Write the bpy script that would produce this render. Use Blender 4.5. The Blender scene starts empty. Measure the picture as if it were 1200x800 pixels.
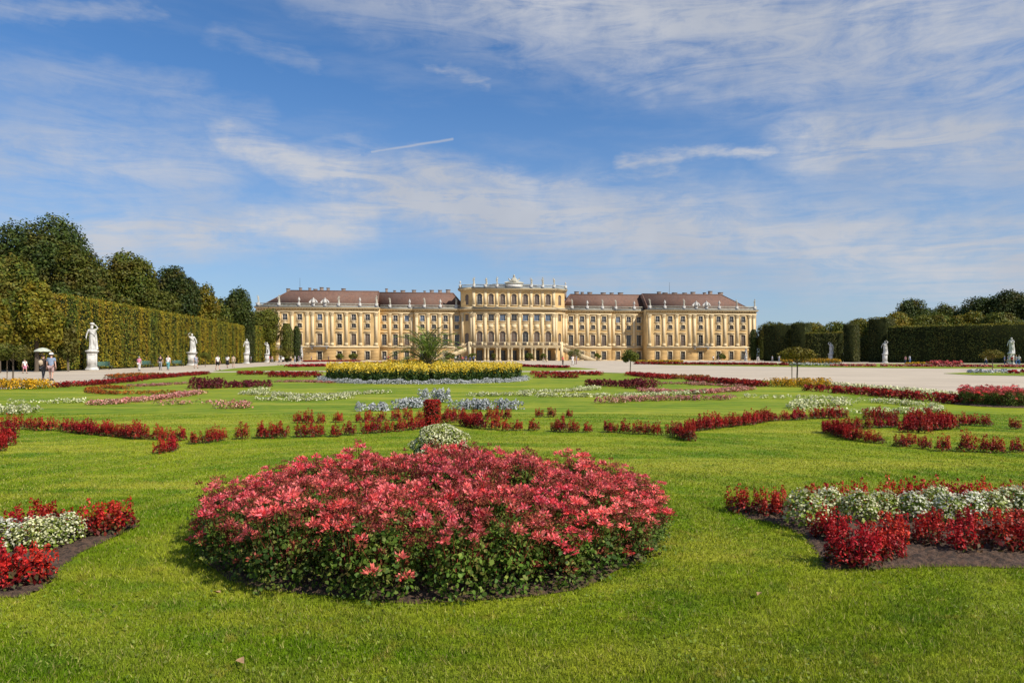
import bpy, math, random
import numpy as np
from mathutils import Vector, Matrix
PI = math.pi
SC = bpy.context.scene
COL = SC.collection
rng = np.random.default_rng(7)
random.seed(7)
EYE = 1.6
# ---------------------------------------------------------------- plan helpers (photo survey -> metres on the ground)
def gp(px, py, z=0.0):
    d = (EYE - z) * 800.0 / (py - 417.0)
    return ((px - 600.0) * d / 800.0, d)
def pd(px, d):
    return ((px - 600.0) * d / 800.0, d)
def ztop(py, d):
    return EYE + (417.0 - py) * d / 800.0

# ---------------------------------------------------------------- node helpers
def newmat(name):
    m = bpy.data.materials.new(name); m.use_nodes = True
    nt = m.node_tree; nt.nodes.clear()
    out = nt.nodes.new('ShaderNodeOutputMaterial')
    return m, nt, out
def L(nt, a, b): nt.links.new(a, b)
def nd(nt, typ, **kw):
    n = nt.nodes.new(typ)
    for k, v in kw.items(): setattr(n, k, v)
    return n
def mixc(nt, fac, a, b, blend='MIX'):
    n = nt.nodes.new('ShaderNodeMix'); n.data_type = 'RGBA'; n.blend_type = blend
    for sock, v in ((n.inputs[0], fac), (n.inputs[6], a), (n.inputs[7], b)):
        if isinstance(v, (int, float)): sock.default_value = v
        elif isinstance(v, tuple): sock.default_value = (*v, 1) if len(v) == 3 else v
        else: L(nt, v, sock)
    return n.outputs[2]
def math_(nt, op, a, b=None, clamp=False):
    n = nt.nodes.new('ShaderNodeMath'); n.operation = op; n.use_clamp = clamp
    for i, v in enumerate((a, b)):
        if v is None: continue
        if isinstance(v, (int, float)): n.inputs[i].default_value = v
        else: L(nt, v, n.inputs[i])
    return n.outputs[0]
def maprange(nt, v, a, b, c=0.0, d=1.0, smooth=True):
    n = nt.nodes.new('ShaderNodeMapRange')
    n.interpolation_type = 'SMOOTHSTEP' if smooth else 'LINEAR'
    L(nt, v, n.inputs[0])
    for i, x in enumerate((a, b, c, d)): n.inputs[i + 1].default_value = x
    return n.outputs[0]
def noise(nt, vec, scale, detail=4, rough=0.55, scl=None, dist=0.0):
    if scl is not None:
        mp = nt.nodes.new('ShaderNodeMapping'); mp.inputs['Scale'].default_value = scl
        L(nt, vec, mp.inputs[0]); vec = mp.outputs[0]
    n = nt.nodes.new('ShaderNodeTexNoise'); n.inputs['Scale'].default_value = scale
    n.inputs['Detail'].default_value = detail; n.inputs['Roughness'].default_value = rough
    n.inputs['Distortion'].default_value = dist
    L(nt, vec, n.inputs['Vector'])
    return n.outputs['Fac']
def geo_pos(nt): return nd(nt, 'ShaderNodeNewGeometry').outputs['Position']

def leaf_mat(name, c1, c2, c3=None, var_scale=0.3, trans=0.3, rough=0.6, stretch=None, gloss=0.25, brown=None):
    """leaves / petals: colour drifts over space and differs from leaf to leaf"""
    m, nt, out = newmat(name)
    g = nd(nt, 'ShaderNodeNewGeometry')
    n1 = noise(nt, g.outputs['Position'], var_scale, 3, 0.6, scl=stretch)
    f = maprange(nt, n1, 0.42, 0.58)
    col = mixc(nt, f, c1, c2)
    r = g.outputs['Random Per Island']
    if c3 is not None:
        col = mixc(nt, maprange(nt, r, 0.55, 1.0, 0.0, 0.85), col, c3)
    if brown is not None:
        n2 = noise(nt, g.outputs['Position'], var_scale * 2.3, 4, 0.6, scl=stretch)
        col = mixc(nt, maprange(nt, n2, 0.5, 0.68, 0.0, 0.8), col, brown)
    r2 = math_(nt, 'FRACT', math_(nt, 'MULTIPLY', r, 17.31))
    hsv = nd(nt, 'ShaderNodeHueSaturation')
    oi = nd(nt, 'ShaderNodeObjectInfo').outputs['Random']
    L(nt, math_(nt, 'MULTIPLY', maprange(nt, r2, 0, 1, 0.6, 1.38, False), maprange(nt, oi, 0, 1, 0.78, 1.2, False)), hsv.inputs['Value'])
    L(nt, maprange(nt, math_(nt, 'FRACT', math_(nt, 'MULTIPLY', oi, 7.7)), 0, 1, 0.496, 0.508, False), hsv.inputs['Hue'])
    L(nt, col, hsv.inputs['Color'])
    col = hsv.outputs[0]
    p = nd(nt, 'ShaderNodeBsdfPrincipled')
    L(nt, col, p.inputs['Base Color']); p.inputs['Roughness'].default_value = rough
    p.inputs['Specular IOR Level'].default_value = gloss
    t = nd(nt, 'ShaderNodeBsdfTranslucent'); L(nt, col, t.inputs[0])
    mx = nd(nt, 'ShaderNodeMixShader'); mx.inputs[0].default_value = trans
    L(nt, p.outputs[0], mx.inputs[1]); L(nt, t.outputs[0], mx.inputs[2]); L(nt, mx.outputs[0], out.inputs[0])
    return m

def solid_mat(name, c, rough=0.7, spec=0.3, var=0.12, scale=1.5, metallic=0.0, bump=0.0, bscale=8, stain=None, stretch=None):
    m, nt, out = newmat(name)
    pos = geo_pos(nt)
    n1 = noise(nt, pos, scale, 5, 0.6, scl=stretch)
    dark = tuple(x * (1 - var * 1.6) for x in c); lite = tuple(min(1, x * (1 + var)) for x in c)
    col = mixc(nt, maprange(nt, n1, 0.3, 0.7), dark, lite)
    if stain:
        n2 = noise(nt, pos, scale * 0.7, 6, 0.65, scl=(1, 1, 0.25))
        col = mixc(nt, maprange(nt, n2, 0.5, 0.75, 0, 0.5), col, stain)
    p = nd(nt, 'ShaderNodeBsdfPrincipled'); L(nt, col, p.inputs['Base Color'])
    p.inputs['Roughness'].default_value = rough; p.inputs['Specular IOR Level'].default_value = spec
    p.inputs['Metallic'].default_value = metallic
    if bump > 0:
        b = nd(nt, 'ShaderNodeBump'); b.inputs['Strength'].default_value = bump; b.inputs['Distance'].default_value = 0.05
        L(nt, noise(nt, pos, bscale, 5, 0.6), b.inputs['Height']); L(nt, b.outputs[0], p.inputs['Normal'])
    L(nt, p.outputs[0], out.inputs[0])
    return m

# ---------------------------------------------------------------- mesh builder
class MB:
    def __init__(s): s.V = []; s.F = []; s.n = 0; s.mats = []
    def mi(s, m):
        if m not in s.mats: s.mats.append(m)
        return s.mats.index(m)
    def add(s, V, F, m):
        V = np.asarray(V, float).reshape(-1, 3)
        i = s.mi(m)
        if isinstance(F, np.ndarray): s.F.append((F + s.n, i))
        else:
            by = {}
            for f in F: by.setdefault(len(f), []).append(f)
            for k, fs in by.items(): s.F.append((np.array(fs, int) + s.n, i))
        s.V.append(V); s.n += len(V)
    def box(s, x0, x1, y0, y1, z0, z1, m):
        V = [(x, y, z) for z in (z0, z1) for y in (y0, y1) for x in (x0, x1)]
        s.add(V, [(0, 2, 3, 1), (4, 5, 7, 6), (0, 1, 5, 4), (2, 6, 7, 3), (0, 4, 6, 2), (1, 3, 7, 5)], m)
    def bar(s, a, b, w, h, m):
        """square bar from a to b"""
        a = np.array(a, float); b = np.array(b, float); d = b - a; d /= np.linalg.norm(d)
        up = np.array([0, 0, 1.0]) if abs(d[2]) < 0.95 else np.array([1.0, 0, 0])
        r = np.cross(d, up); r /= np.linalg.norm(r); u = np.cross(r, d)
        V = []
        for c in (a, b):
            for sx, sz in ((-1, -1), (1, -1), (1, 1), (-1, 1)): V.append(c + r * sx * w / 2 + u * sz * h / 2)
        s.add(V, [(0, 1, 2, 3), (7, 6, 5, 4), (0, 4, 5, 1), (1, 5, 6, 2), (2, 6, 7, 3), (3, 7, 4, 0)], m)
    def lathe(s, prof, m, c=(0, 0, 0), n=16, sx=1, sy=1, a0=0.0):
        V = []; F = []
        for r, z in prof:
            for k in range(n):
                t = a0 + 2 * PI * k / n
                V.append((c[0] + r * sx * math.cos(t), c[1] + r * sy * math.sin(t), c[2] + z))
        for i in range(len(prof) - 1):
            for k in range(n):
                k2 = (k + 1) % n
                F.append((i * n + k, i * n + k2, (i + 1) * n + k2, (i + 1) * n + k))
        F.append(tuple(range(n - 1, -1, -1))); F.append(tuple((len(prof) - 1) * n + k for k in range(n)))
        s.add(V, F, m)
    def tube(s, pts, rad, m, n=7):
        pts = [np.array(p, float) for p in pts]
        if isinstance(rad, (int, float)): rad = [rad] * len(pts)
        V = []; F = []
        for i, p in enumerate(pts):
            d = pts[min(i + 1, len(pts) - 1)] - pts[max(i - 1, 0)]
            d = d / (np.linalg.norm(d) + 1e-9)
            up = np.array([0, 0, 1.0]) if abs(d[2]) < 0.9 else np.array([1.0, 0, 0])
            r = np.cross(d, up); r /= np.linalg.norm(r); u = np.cross(r, d)
            for k in range(n):
                t = 2 * PI * k / n
                V.append(p + rad[i] * (r * math.cos(t) + u * math.sin(t)))
        for i in range(len(pts) - 1):
            for k in range(n):
                k2 = (k + 1) % n
                F.append((i * n + k, i * n + k2, (i + 1) * n + k2, (i + 1) * n + k))
        F.append(tuple(range(n))); F.append(tuple((len(pts) - 1) * n + k for k in range(n - 1, -1, -1)))
        s.add(V, F, m)
    def prism(s, poly, z0, z1, m):
        n = len(poly)
        V = [(x, y, z0) for x, y in poly] + [(x, y, z1) for x, y in poly]
        F = [tuple(range(n - 1, -1, -1)), tuple(range(n, 2 * n))] + [(i, (i + 1) % n, n + (i + 1) % n, n + i) for i in range(n)]
        s.add(V, F, m)
    def cards(s, P, size, m, N=None, spread=0.7, aspect=0.55, fold=0.25, r=None, hexa=False):
        """one folded leaf per point"""
        r = r or rng
        P = np.asarray(P, float); n = len(P)
        if n == 0: return
        if N is None: N = r.normal(size=(n, 3))
        N = np.asarray(N, float)
        N = N / (np.linalg.norm(N, axis=1, keepdims=True) + 1e-9) + spread * r.normal(size=(n, 3))
        N /= np.linalg.norm(N, axis=1, keepdims=True) + 1e-9
        T = np.cross(N, r.normal(size=(n, 3))); T /= np.linalg.norm(T, axis=1, keepdims=True) + 1e-9
        B = np.cross(N, T)
        sz = (np.asarray(size) * r.uniform(0.65, 1.25, n))[:, None]
        if hexa:
            V = np.stack([P - T * sz, P - T * sz * .35 + B * sz * aspect + N * sz * fold, P + T * sz * .45 + B * sz * aspect * .85 + N * sz * fold,
                          P + T * sz, P + T * sz * .45 - B * sz * aspect * .85 + N * sz * fold, P - T * sz * .35 - B * sz * aspect + N * sz * fold], 1)
            k = 6
        else:
            V = np.stack([P - T * sz, P + B * sz * aspect + N * sz * fold, P + T * sz, P - B * sz * aspect + N * sz * fold], 1)
            k = 4
        s.add(V.reshape(-1, 3), np.arange(k * n).reshape(n, k), m)
    def mesh(s, name, smooth=False):
        me = bpy.data.meshes.new(name)
        V = np.concatenate(s.V).astype(np.float32)
        me.vertices.add(len(V)); me.vertices.foreach_set('co', V.ravel())
        tot = np.concatenate([np.full(len(f), f.shape[1], np.int32) for f, _ in s.F])
        idx = np.concatenate([f.ravel() for f, _ in s.F]).astype(np.int32)
        mi = np.concatenate([np.full(len(f), i, np.int32) for f, i in s.F])
        st = np.concatenate([[0], np.cumsum(tot)[:-1]]).astype(np.int32)
        me.loops.add(len(idx)); me.loops.foreach_set('vertex_index', idx)
        me.polygons.add(len(tot)); me.polygons.foreach_set('loop_start', st)
        me.polygons.foreach_set('loop_total', tot)
        me.polygons.foreach_set('material_index', mi)
        if smooth: me.polygons.foreach_set('use_smooth', np.ones(len(tot), bool))
        me.update(calc_edges=True)
        for m in s.mats: me.materials.append(m)
        return me
    def obj(s, name, parent=None, smooth=False):
        return link(name, s.mesh(name, smooth), parent)

def link(name, me, parent=None, loc=None, rot=None, scale=None):
    o = bpy.data.objects.new(name, me); COL.objects.link(o)
    if parent is not None: o.parent = parent
    if loc is not None: o.location = loc
    if rot is not None: o.rotation_euler = rot if isinstance(rot, tuple) else (0, 0, rot)
    if scale is not None: o.scale = scale if isinstance(scale, tuple) else (scale,) * 3
    return o
def tag(o, label=None, cat=None, group=None, kind=None):
    if label: o['label'] = label
    if cat: o['category'] = cat
    if group: o['group'] = group
    if kind: o['kind'] = kind
    return o
def empty(name, loc=(0, 0, 0), rz=0.0, label=None, cat=None, group=None):
    o = bpy.data.objects.new(name, None); COL.objects.link(o)
    o.location = loc; o.rotation_euler = (0, 0, rz); o.empty_display_size = 0.3
    return tag(o, label, cat, group)

def inpoly(X, Y, poly):
    X = np.asarray(X); Y = np.asarray(Y); ins = np.zeros(X.shape, bool)
    n = len(poly)
    for i in range(n):
        x1, y1 = poly[i]; x2, y2 = poly[(i + 1) % n]
        c = ((y1 > Y) != (y2 > Y)) & (X < (x2 - x1) * (Y - y1) / (y2 - y1 + 1e-12) + x1)
        ins ^= c
    return ins

# ---------------------------------------------------------------- materials
M = {}
M['stone_white'] = solid_mat('white_marble', (0.58, 0.565, 0.53), 0.65, var=0.14, scale=3, stain=(0.26, 0.25, 0.22))
M['stone_grey'] = solid_mat('pale_grey_stone', (0.50, 0.48, 0.44), 0.75, var=0.14, scale=2, stain=(0.28, 0.27, 0.25))
M['wall'] = solid_mat('ochre_yellow_render', (0.61, 0.415, 0.185), 0.85, 0.2, var=0.12, scale=0.25, stain=(0.48, 0.34, 0.18))
M['wall_low'] = solid_mat('deeper_ochre_render', (0.57, 0.375, 0.16), 0.85, 0.2, var=0.13, scale=0.3, stain=(0.50, 0.35, 0.16))
M['pil'] = solid_mat('cream_stucco', (0.65, 0.515, 0.31), 0.8, 0.2, var=0.06, scale=0.4, stain=(0.60, 0.50, 0.33))
M['trim'] = solid_mat('pale_stucco_trim', (0.64, 0.51, 0.31), 0.8, 0.2, var=0.06, scale=0.5)
M['balus'] = solid_mat('weathered_balustrade_stone', (0.46, 0.44, 0.36), 0.8, var=0.15, scale=1.0, stain=(0.26, 0.25, 0.20))
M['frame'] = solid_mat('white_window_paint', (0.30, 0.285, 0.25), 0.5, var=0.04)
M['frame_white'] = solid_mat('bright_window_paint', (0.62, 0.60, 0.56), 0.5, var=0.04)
M['shutter'] = solid_mat('grey_green_shutter', (0.13, 0.145, 0.12), 0.6, var=0.06)
M['iron'] = solid_mat('dark_iron', (0.05, 0.05, 0.045), 0.5)
M['chimney'] = solid_mat('grey_chimney_render', (0.22, 0.17, 0.14), 0.85)
M['lead'] = solid_mat('dull_lead_sheet', (0.10, 0.12, 0.14), 0.5)
def glass_mat(name, base, rough):
    m, nt, out = newmat(name)
    p = nd(nt, 'ShaderNodeBsdfPrincipled'); p.inputs['Base Color'].default_value = (*base, 1)
    p.inputs['Roughness'].default_value = rough; p.inputs['Specular IOR Level'].default_value = 0.6
    b = nd(nt, 'ShaderNodeBump'); b.inputs['Strength'].default_value = 0.15; b.inputs['Distance'].default_value = 0.05
    L(nt, noise(nt, geo_pos(nt), 1.2, 2), b.inputs['Height']); L(nt, b.outputs[0], p.inputs['Normal'])
    L(nt, p.outputs[0], out.inputs[0]); return m
M['glass'] = glass_mat('dark_window_glass', (0.045, 0.04, 0.035), 0.12)
M['glass_blind'] = glass_mat('window_glass_with_brown_blind', (0.13, 0.085, 0.055), 0.35)
M['glass_sky'] = glass_mat('window_glass_painted_sky_reflection', (0.10, 0.14, 0.20), 0.25)  # reflected sky put into the pane colour as a blue tint

def roof_mat():
    m, nt, out = newmat('red_brown_roof_tiles')
    tc = nd(nt, 'ShaderNodeTexCoord').outputs['Object']
    br = nd(nt, 'ShaderNodeTexBrick'); br.inputs['Scale'].default_value = 1.0
    br.inputs['Brick Width'].default_value = 0.45; br.inputs['Row Height'].default_value = 0.35
    br.inputs['Mortar Size'].default_value = 0.03
    br.inputs['Color1'].default_value = (0.21, 0.105, 0.065, 1); br.inputs['Color2'].default_value = (0.14, 0.075, 0.05, 1)
    br.inputs['Mortar'].default_value = (0.09, 0.05, 0.04, 1)
    mp = nd(nt, 'ShaderNodeMapping'); mp.inputs['Rotation'].default_value = (PI / 2, 0, 0)
    L(nt, tc, mp.inputs[0]); L(nt, mp.outputs[0], br.inputs['Vector'])
    n = noise(nt, tc, 0.35, 5, 0.6)
    col = mixc(nt, maprange(nt, n, 0.35, 0.7, 0, 0.6), br.outputs['Color'], (0.16, 0.10, 0.075))
    p = nd(nt, 'ShaderNodeBsdfPrincipled'); L(nt, col, p.inputs['Base Color']); p.inputs['Roughness'].default_value = 0.85
    L(nt, p.outputs[0], out.inputs[0]); return m
M['roof'] = roof_mat()

def lawn_mat(name, blade=False):
    m, nt, out = newmat(name)
    g = nd(nt, 'ShaderNodeNewGeometry'); pos = g.outputs['Position']
    big = noise(nt, pos, 0.22, 4, 0.6)
    mid = noise(nt, pos, 1.6, 5, 0.65)
    streak = noise(nt, pos, 0.55, 5, 0.6, scl=(0.22, 1.5, 1), dist=0.6)
    c = mixc(nt, maprange(nt, mid, 0.32, 0.68), (0.068, 0.158, 0.004), (0.165, 0.250, 0.006))
    c = mixc(nt, maprange(nt, big, 0.42, 0.66, 0, 0.8), c, (0.30, 0.330, 0.016))
    c = mixc(nt, maprange(nt, streak, 0.48, 0.66, 0, 0.8), c, (0.40, 0.38, 0.04))
    sp_ = noise(nt, pos, 5.5, 5, 0.7)
    c = mixc(nt, maprange(nt, sp_, 0.54, 0.70, 0, 0.75), c, (0.33, 0.26, 0.045))
    dk_ = noise(nt, pos, 3.1, 4, 0.65, scl=(1, 1.3, 1))
    c = mixc(nt, maprange(nt, dk_, 0.50, 0.66, 0, 0.5), c, (0.10, 0.185, 0.018))
    wv_ = nd(nt, 'ShaderNodeTexWave', wave_type='RINGS', rings_direction='SPHERICAL', wave_profile='SIN')
    mp_ = nd(nt, 'ShaderNodeMapping'); mp_.inputs['Location'].default_value = (0.6, -6.4, 0); L(nt, pos, mp_.inputs[0]); L(nt, mp_.outputs[0], wv_.inputs['Vector'])
    wv_.inputs['Scale'].default_value = 0.33; wv_.inputs['Distortion'].default_value = 5.0; wv_.inputs['Detail'].default_value = 2; wv_.inputs['Detail Scale'].default_value = 0.35
    c = mixc(nt, maprange(nt, wv_.outputs['Fac'], 0.55, 0.95, 0, 0.30), c, (0.40, 0.40, 0.04))
    fine = noise(nt, pos, 38, 4, 0.7)
    c = mixc(nt, maprange(nt, fine, 0.35, 0.7, 0.40, 0.0), c, (0.10, 0.14, 0.010))
    if blade:
        r = g.outputs['Random Per Island']
        c = mixc(nt, maprange(nt, r, 0.84, 1.0, 0, 0.9), c, (0.45, 0.38, 0.14))
        hsv = nd(nt, 'ShaderNodeHueSaturation')
        L(nt, maprange(nt, math_(nt, 'FRACT', math_(nt, 'MULTIPLY', r, 13.7)), 0, 1, 0.65, 1.65, False), hsv.inputs['Value'])
        L(nt, c, hsv.inputs['Color']); c = hsv.outputs[0]
    p = nd(nt, 'ShaderNodeBsdfPrincipled'); L(nt, c, p.inputs['Base Color'])
    p.inputs['Roughness'].default_value = 0.65; p.inputs['Specular IOR Level'].default_value = 0.06
    if blade:
        t = nd(nt, 'ShaderNodeBsdfTranslucent'); L(nt, c, t.inputs[0])
        mx = nd(nt, 'ShaderNodeMixShader'); mx.inputs[0].default_value = 0.35
        L(nt, p.outputs[0], mx.inputs[1]); L(nt, t.outputs[0], mx.inputs[2]); L(nt, mx.outputs[0], out.inputs[0])
    else:
        b = nd(nt, 'ShaderNodeBump'); b.inputs['Strength'].default_value = 0.25; b.inputs['Distance'].default_value = 0.02
        L(nt, noise(nt, pos, 22, 5, 0.75), b.inputs['Height']); L(nt, b.outputs[0], p.inputs['Normal'])
        L(nt, p.outputs[0], out.inputs[0])
    return m
M['lawn'] = lawn_mat('mown_turf'); M['blade'] = lawn_mat('grass_blades', True)

def gravel_mat():
    m, nt, out = newmat('pale_gravel'); pos = geo_pos(nt)
    c = mixc(nt, maprange(nt, noise(nt, pos, 0.15, 5, 0.6), 0.35, 0.65), (0.45, 0.372, 0.265), (0.53, 0.44, 0.315))
    c = mixc(nt, maprange(nt, noise(nt, pos, 1.4, 6, 0.7, scl=(0.3, 1, 1)), 0.5, 0.75, 0, 0.5), c, (0.38, 0.31, 0.245))
    c = mixc(nt, maprange(nt, noise(nt, pos, 0.5, 5, 0.6, scl=(0.12, 1.6, 1), dist=.5), 0.52, 0.66, 0, 0.45), c, (0.36, 0.295, 0.23))
    c = mixc(nt, maprange(nt, noise(nt, pos, 45, 3, 0.7), 0.3, 0.6, 0.35, 0), c, (0.33, 0.27, 0.22))
    p = nd(nt, 'ShaderNodeBsdfPrincipled'); L(nt, c, p.inputs['Base Color']); p.inputs['Roughness'].default_value = 0.95
    L(nt, p.outputs[0], out.inputs[0]); return m
M['gravel'] = gravel_mat()
def soil_mat():
    m, nt, out = newmat('dark_garden_soil'); pos = geo_pos(nt)
    c = mixc(nt, maprange(nt, noise(nt, pos, 20, 5, 0.7), 0.35, 0.65), (0.035, 0.021, 0.012), (0.15, 0.085, 0.05))
    c = mixc(nt, maprange(nt, noise(nt, pos, 60, 3, 0.7), 0.6, 0.7, 0, 0.6), c, (0.22, 0.15, 0.10))
    p = nd(nt, 'ShaderNodeBsdfPrincipled'); L(nt, c, p.inputs['Base Color']); p.inputs['Roughness'].default_value = 0.95
    b = nd(nt, 'ShaderNodeBump'); b.inputs['Strength'].default_value = 1; b.inputs['Distance'].default_value = 0.03
    L(nt, noise(nt, pos, 40, 5, 0.75), b.inputs['Height']); L(nt, b.outputs[0], p.inputs['Normal'])
    L(nt, p.outputs[0], out.inputs[0]); return m
M['soil'] = soil_mat()

# plants
M['lf_geran'] = leaf_mat('geranium_leaf', (0.05, 0.105, 0.012), (0.105, 0.18, 0.020), (0.24, 0.26, 0.05), 5.0, 0.3, brown=(0.12, 0.07, 0.025))
M['pet_coral'] = leaf_mat('coral_petal', (0.80, 0.085, 0.10), (0.88, 0.19, 0.17), (0.90, 0.27, 0.30), 2.0, 0.35, 0.5)
M['spent'] = leaf_mat('spent_maroon_bloom', (0.22, 0.035, 0.03), (0.30, 0.065, 0.04), (0.34, 0.12, 0.05), 3.0, 0.3)
M['pet_red'] = leaf_mat('deep_red_petal', (0.26, 0.006, 0.008), (0.36, 0.010, 0.010), (0.55, 0.03, 0.03), 2.0, 0.3, 0.5)
M['pet_scarlet'] = leaf_mat('scarlet_petal', (0.34, 0.008, 0.009), (0.48, 0.014, 0.013), (0.66, 0.05, 0.045), 3.0, 0.3, 0.5)
M['pet_dkred'] = leaf_mat('dark_red_leaf', (0.12, 0.008, 0.010), (0.19, 0.012, 0.012), (0.24, 0.05, 0.02), 2.0, 0.3, 0.5)
M['lf_red'] = leaf_mat('bronze_green_leaf', (0.055, 0.06, 0.015), (0.10, 0.045, 0.015), (0.12, 0.13, 0.03), 6.0, 0.25)
M['pet_white'] = leaf_mat('cream_white_petal', (0.72, 0.70, 0.50), (0.80, 0.79, 0.64), None, 3.0, 0.3)
M['pet_cream'] = leaf_mat('cream_petal', (0.68, 0.67, 0.38), (0.78, 0.76, 0.50), None, 3.0, 0.3)
M['lf_white'] = leaf_mat('fresh_green_leaf', (0.19, 0.26, 0.03), (0.30, 0.34, 0.06), None, 4.0, 0.3)
M['silver'] = leaf_mat('silver_felt_leaf', (0.42, 0.44, 0.45), (0.55, 0.56, 0.57), None, 4.0, 0.15)
M['pet_yel'] = leaf_mat('yellow_petal', (0.72, 0.47, 0.015), (0.78, 0.56, 0.06), (0.80, 0.66, 0.20), 2.0, 0.35)
M['lf_dark'] = leaf_mat('dark_canna_leaf', (0.025, 0.06, 0.012), (0.05, 0.095, 0.018), (0.13, 0.15, 0.02), 2.0, 0.25)
M['pet_gold'] = leaf_mat('gold_petal', (0.60, 0.30, 0.01), (0.68, 0.40, 0.02), (0.40, 0.20, 0.02), 1.0, 0.3)
M['maroon'] = leaf_mat('maroon_leaf', (0.11, 0.010, 0.022), (0.16, 0.018, 0.028), (0.20, 0.04, 0.03), 2.0, 0.25)
M['pet_pink'] = leaf_mat('pale_pink_petal', (0.52, 0.16, 0.15), (0.62, 0.28, 0.23), (0.62, 0.42, 0.34), 1.0, 0.3)
M['pet_orange'] = leaf_mat('orange_red_petal', (0.42, 0.07, 0.01), (0.50, 0.14, 0.015), (0.30, 0.17, 0.02), 1.0, 0.3)
M['lf_rust'] = leaf_mat('rusty_leaf', (0.20, 0.08, 0.03), (0.16, 0.12, 0.03), None, 2.0, 0.3)
M['stem'] = solid_mat('green_brown_stem', (0.10, 0.09, 0.04), 0.7)
M['bark'] = solid_mat('grey_brown_bark', (0.11, 0.085, 0.06), 0.9, scale=6, bump=0.5)
M['wood'] = solid_mat('weathered_wood', (0.20, 0.15, 0.10), 0.8)
# trees
M['tree_dark'] = leaf_mat('dark_green_foliage', (0.036, 0.058, 0.010), (0.055, 0.082, 0.012), (0.090, 0.100, 0.016), 0.12, 0.22, brown=(0.11, 0.085, 0.014))
M['tree_mid'] = leaf_mat('mid_green_foliage', (0.070, 0.100, 0.012), (0.115, 0.13, 0.015), (0.17, 0.15, 0.02), 0.12, 0.25, brown=(0.14, 0.10, 0.014))
M['tree_gold'] = leaf_mat('yellowing_and_sunlit_foliage', (0.09, 0.110, 0.010), (0.17, 0.150, 0.013), (0.24, 0.17, 0.016), 0.25, 0.25, brown=(0.22, 0.14, 0.012))  # yellowing trees; also paints the sunlit tops of the right hedges
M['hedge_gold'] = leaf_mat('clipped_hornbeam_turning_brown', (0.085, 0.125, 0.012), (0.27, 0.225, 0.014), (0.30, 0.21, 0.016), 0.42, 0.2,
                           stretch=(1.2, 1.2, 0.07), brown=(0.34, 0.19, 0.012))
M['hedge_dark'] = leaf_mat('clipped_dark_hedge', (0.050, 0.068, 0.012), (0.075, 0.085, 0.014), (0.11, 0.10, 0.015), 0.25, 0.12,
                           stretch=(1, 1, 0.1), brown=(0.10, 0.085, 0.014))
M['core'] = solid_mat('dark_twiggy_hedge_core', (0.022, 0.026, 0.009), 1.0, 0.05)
# ================================================================ camera, sun, sky
cam = bpy.data.cameras.new('camera'); cam.lens = 24; cam.sensor_width = 36; cam.sensor_fit = 'HORIZONTAL'
cam.shift_y = 17.0 / 1200.0; cam.clip_end = 6000; cam.clip_start = 0.05
co = bpy.data.objects.new('camera', cam); COL.objects.link(co); co.location = (0, 0, EYE); co.rotation_euler = (PI / 2, 0, 0)
SC.camera = co
SUN_EL = math.radians(43); SUN_AZ = math.atan2(0.83, -0.56)   # clockwise from +Y
sd = Vector((math.sin(SUN_AZ) * math.cos(SUN_EL), math.cos(SUN_AZ) * math.cos(SUN_EL), math.sin(SUN_EL)))
sl = bpy.data.lights.new('sun', 'SUN'); sl.energy = 4.6; sl.angle = math.radians(0.55); sl.color = (1.0, 0.93, 0.82)
so = bpy.data.objects.new('sun', sl); COL.objects.link(so); so.rotation_euler = sd.to_track_quat('Z', 'Y').to_euler()
so.location = (60, -40, 80)

W = bpy.data.worlds.new('World'); SC.world = W; W.use_nodes = True
nt = W.node_tree; nt.nodes.clear()
wo = nt.nodes.new('ShaderNodeOutputWorld'); bg = nt.nodes.new('ShaderNodeBackground'); L(nt, bg.outputs[0], wo.inputs[0])
bg.inputs['Strength'].default_value = 0.088
sky = nt.nodes.new('ShaderNodeTexSky'); sky.sky_type = 'NISHITA'; sky.sun_disc = False
sky.sun_elevation = SUN_EL; sky.sun_rotation = SUN_AZ; sky.altitude = 200; sky.air_density = 1.0; sky.dust_density = 0.35; sky.ozone_density = 2.2
tc = nt.nodes.new('ShaderNodeTexCoord').outputs['Generated']
sep = nt.nodes.new('ShaderNodeSeparateXYZ'); L(nt, tc, sep.inputs[0])
sx, sy, sz = sep.outputs
az = math_(nt, 'ARCTAN2', sx, sy); el = math_(nt, 'ARCSINE', sz)
cmb = nt.nodes.new('ShaderNodeCombineXYZ'); L(nt, az, cmb.inputs[0]); L(nt, el, cmb.inputs[1]); P0 = cmb.outputs[0]
def vm(op, a, b=None, s=None):
    n = nt.nodes.new('ShaderNodeVectorMath'); n.operation = op
    for i, v in enumerate((a, b)):
        if v is None: continue
        if isinstance(v, (tuple, Vector)): n.inputs[i].default_value = tuple(v)
        else: L(nt, v, n.inputs[i])
    if s is not None:
        if isinstance(s, (int, float)): n.inputs['Scale'].default_value = s
        else: L(nt, s, n.inputs['Scale'])
    return n.outputs['Value'] if op in ('DOT_PRODUCT', 'LENGTH') else n.outputs['Vector']
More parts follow.
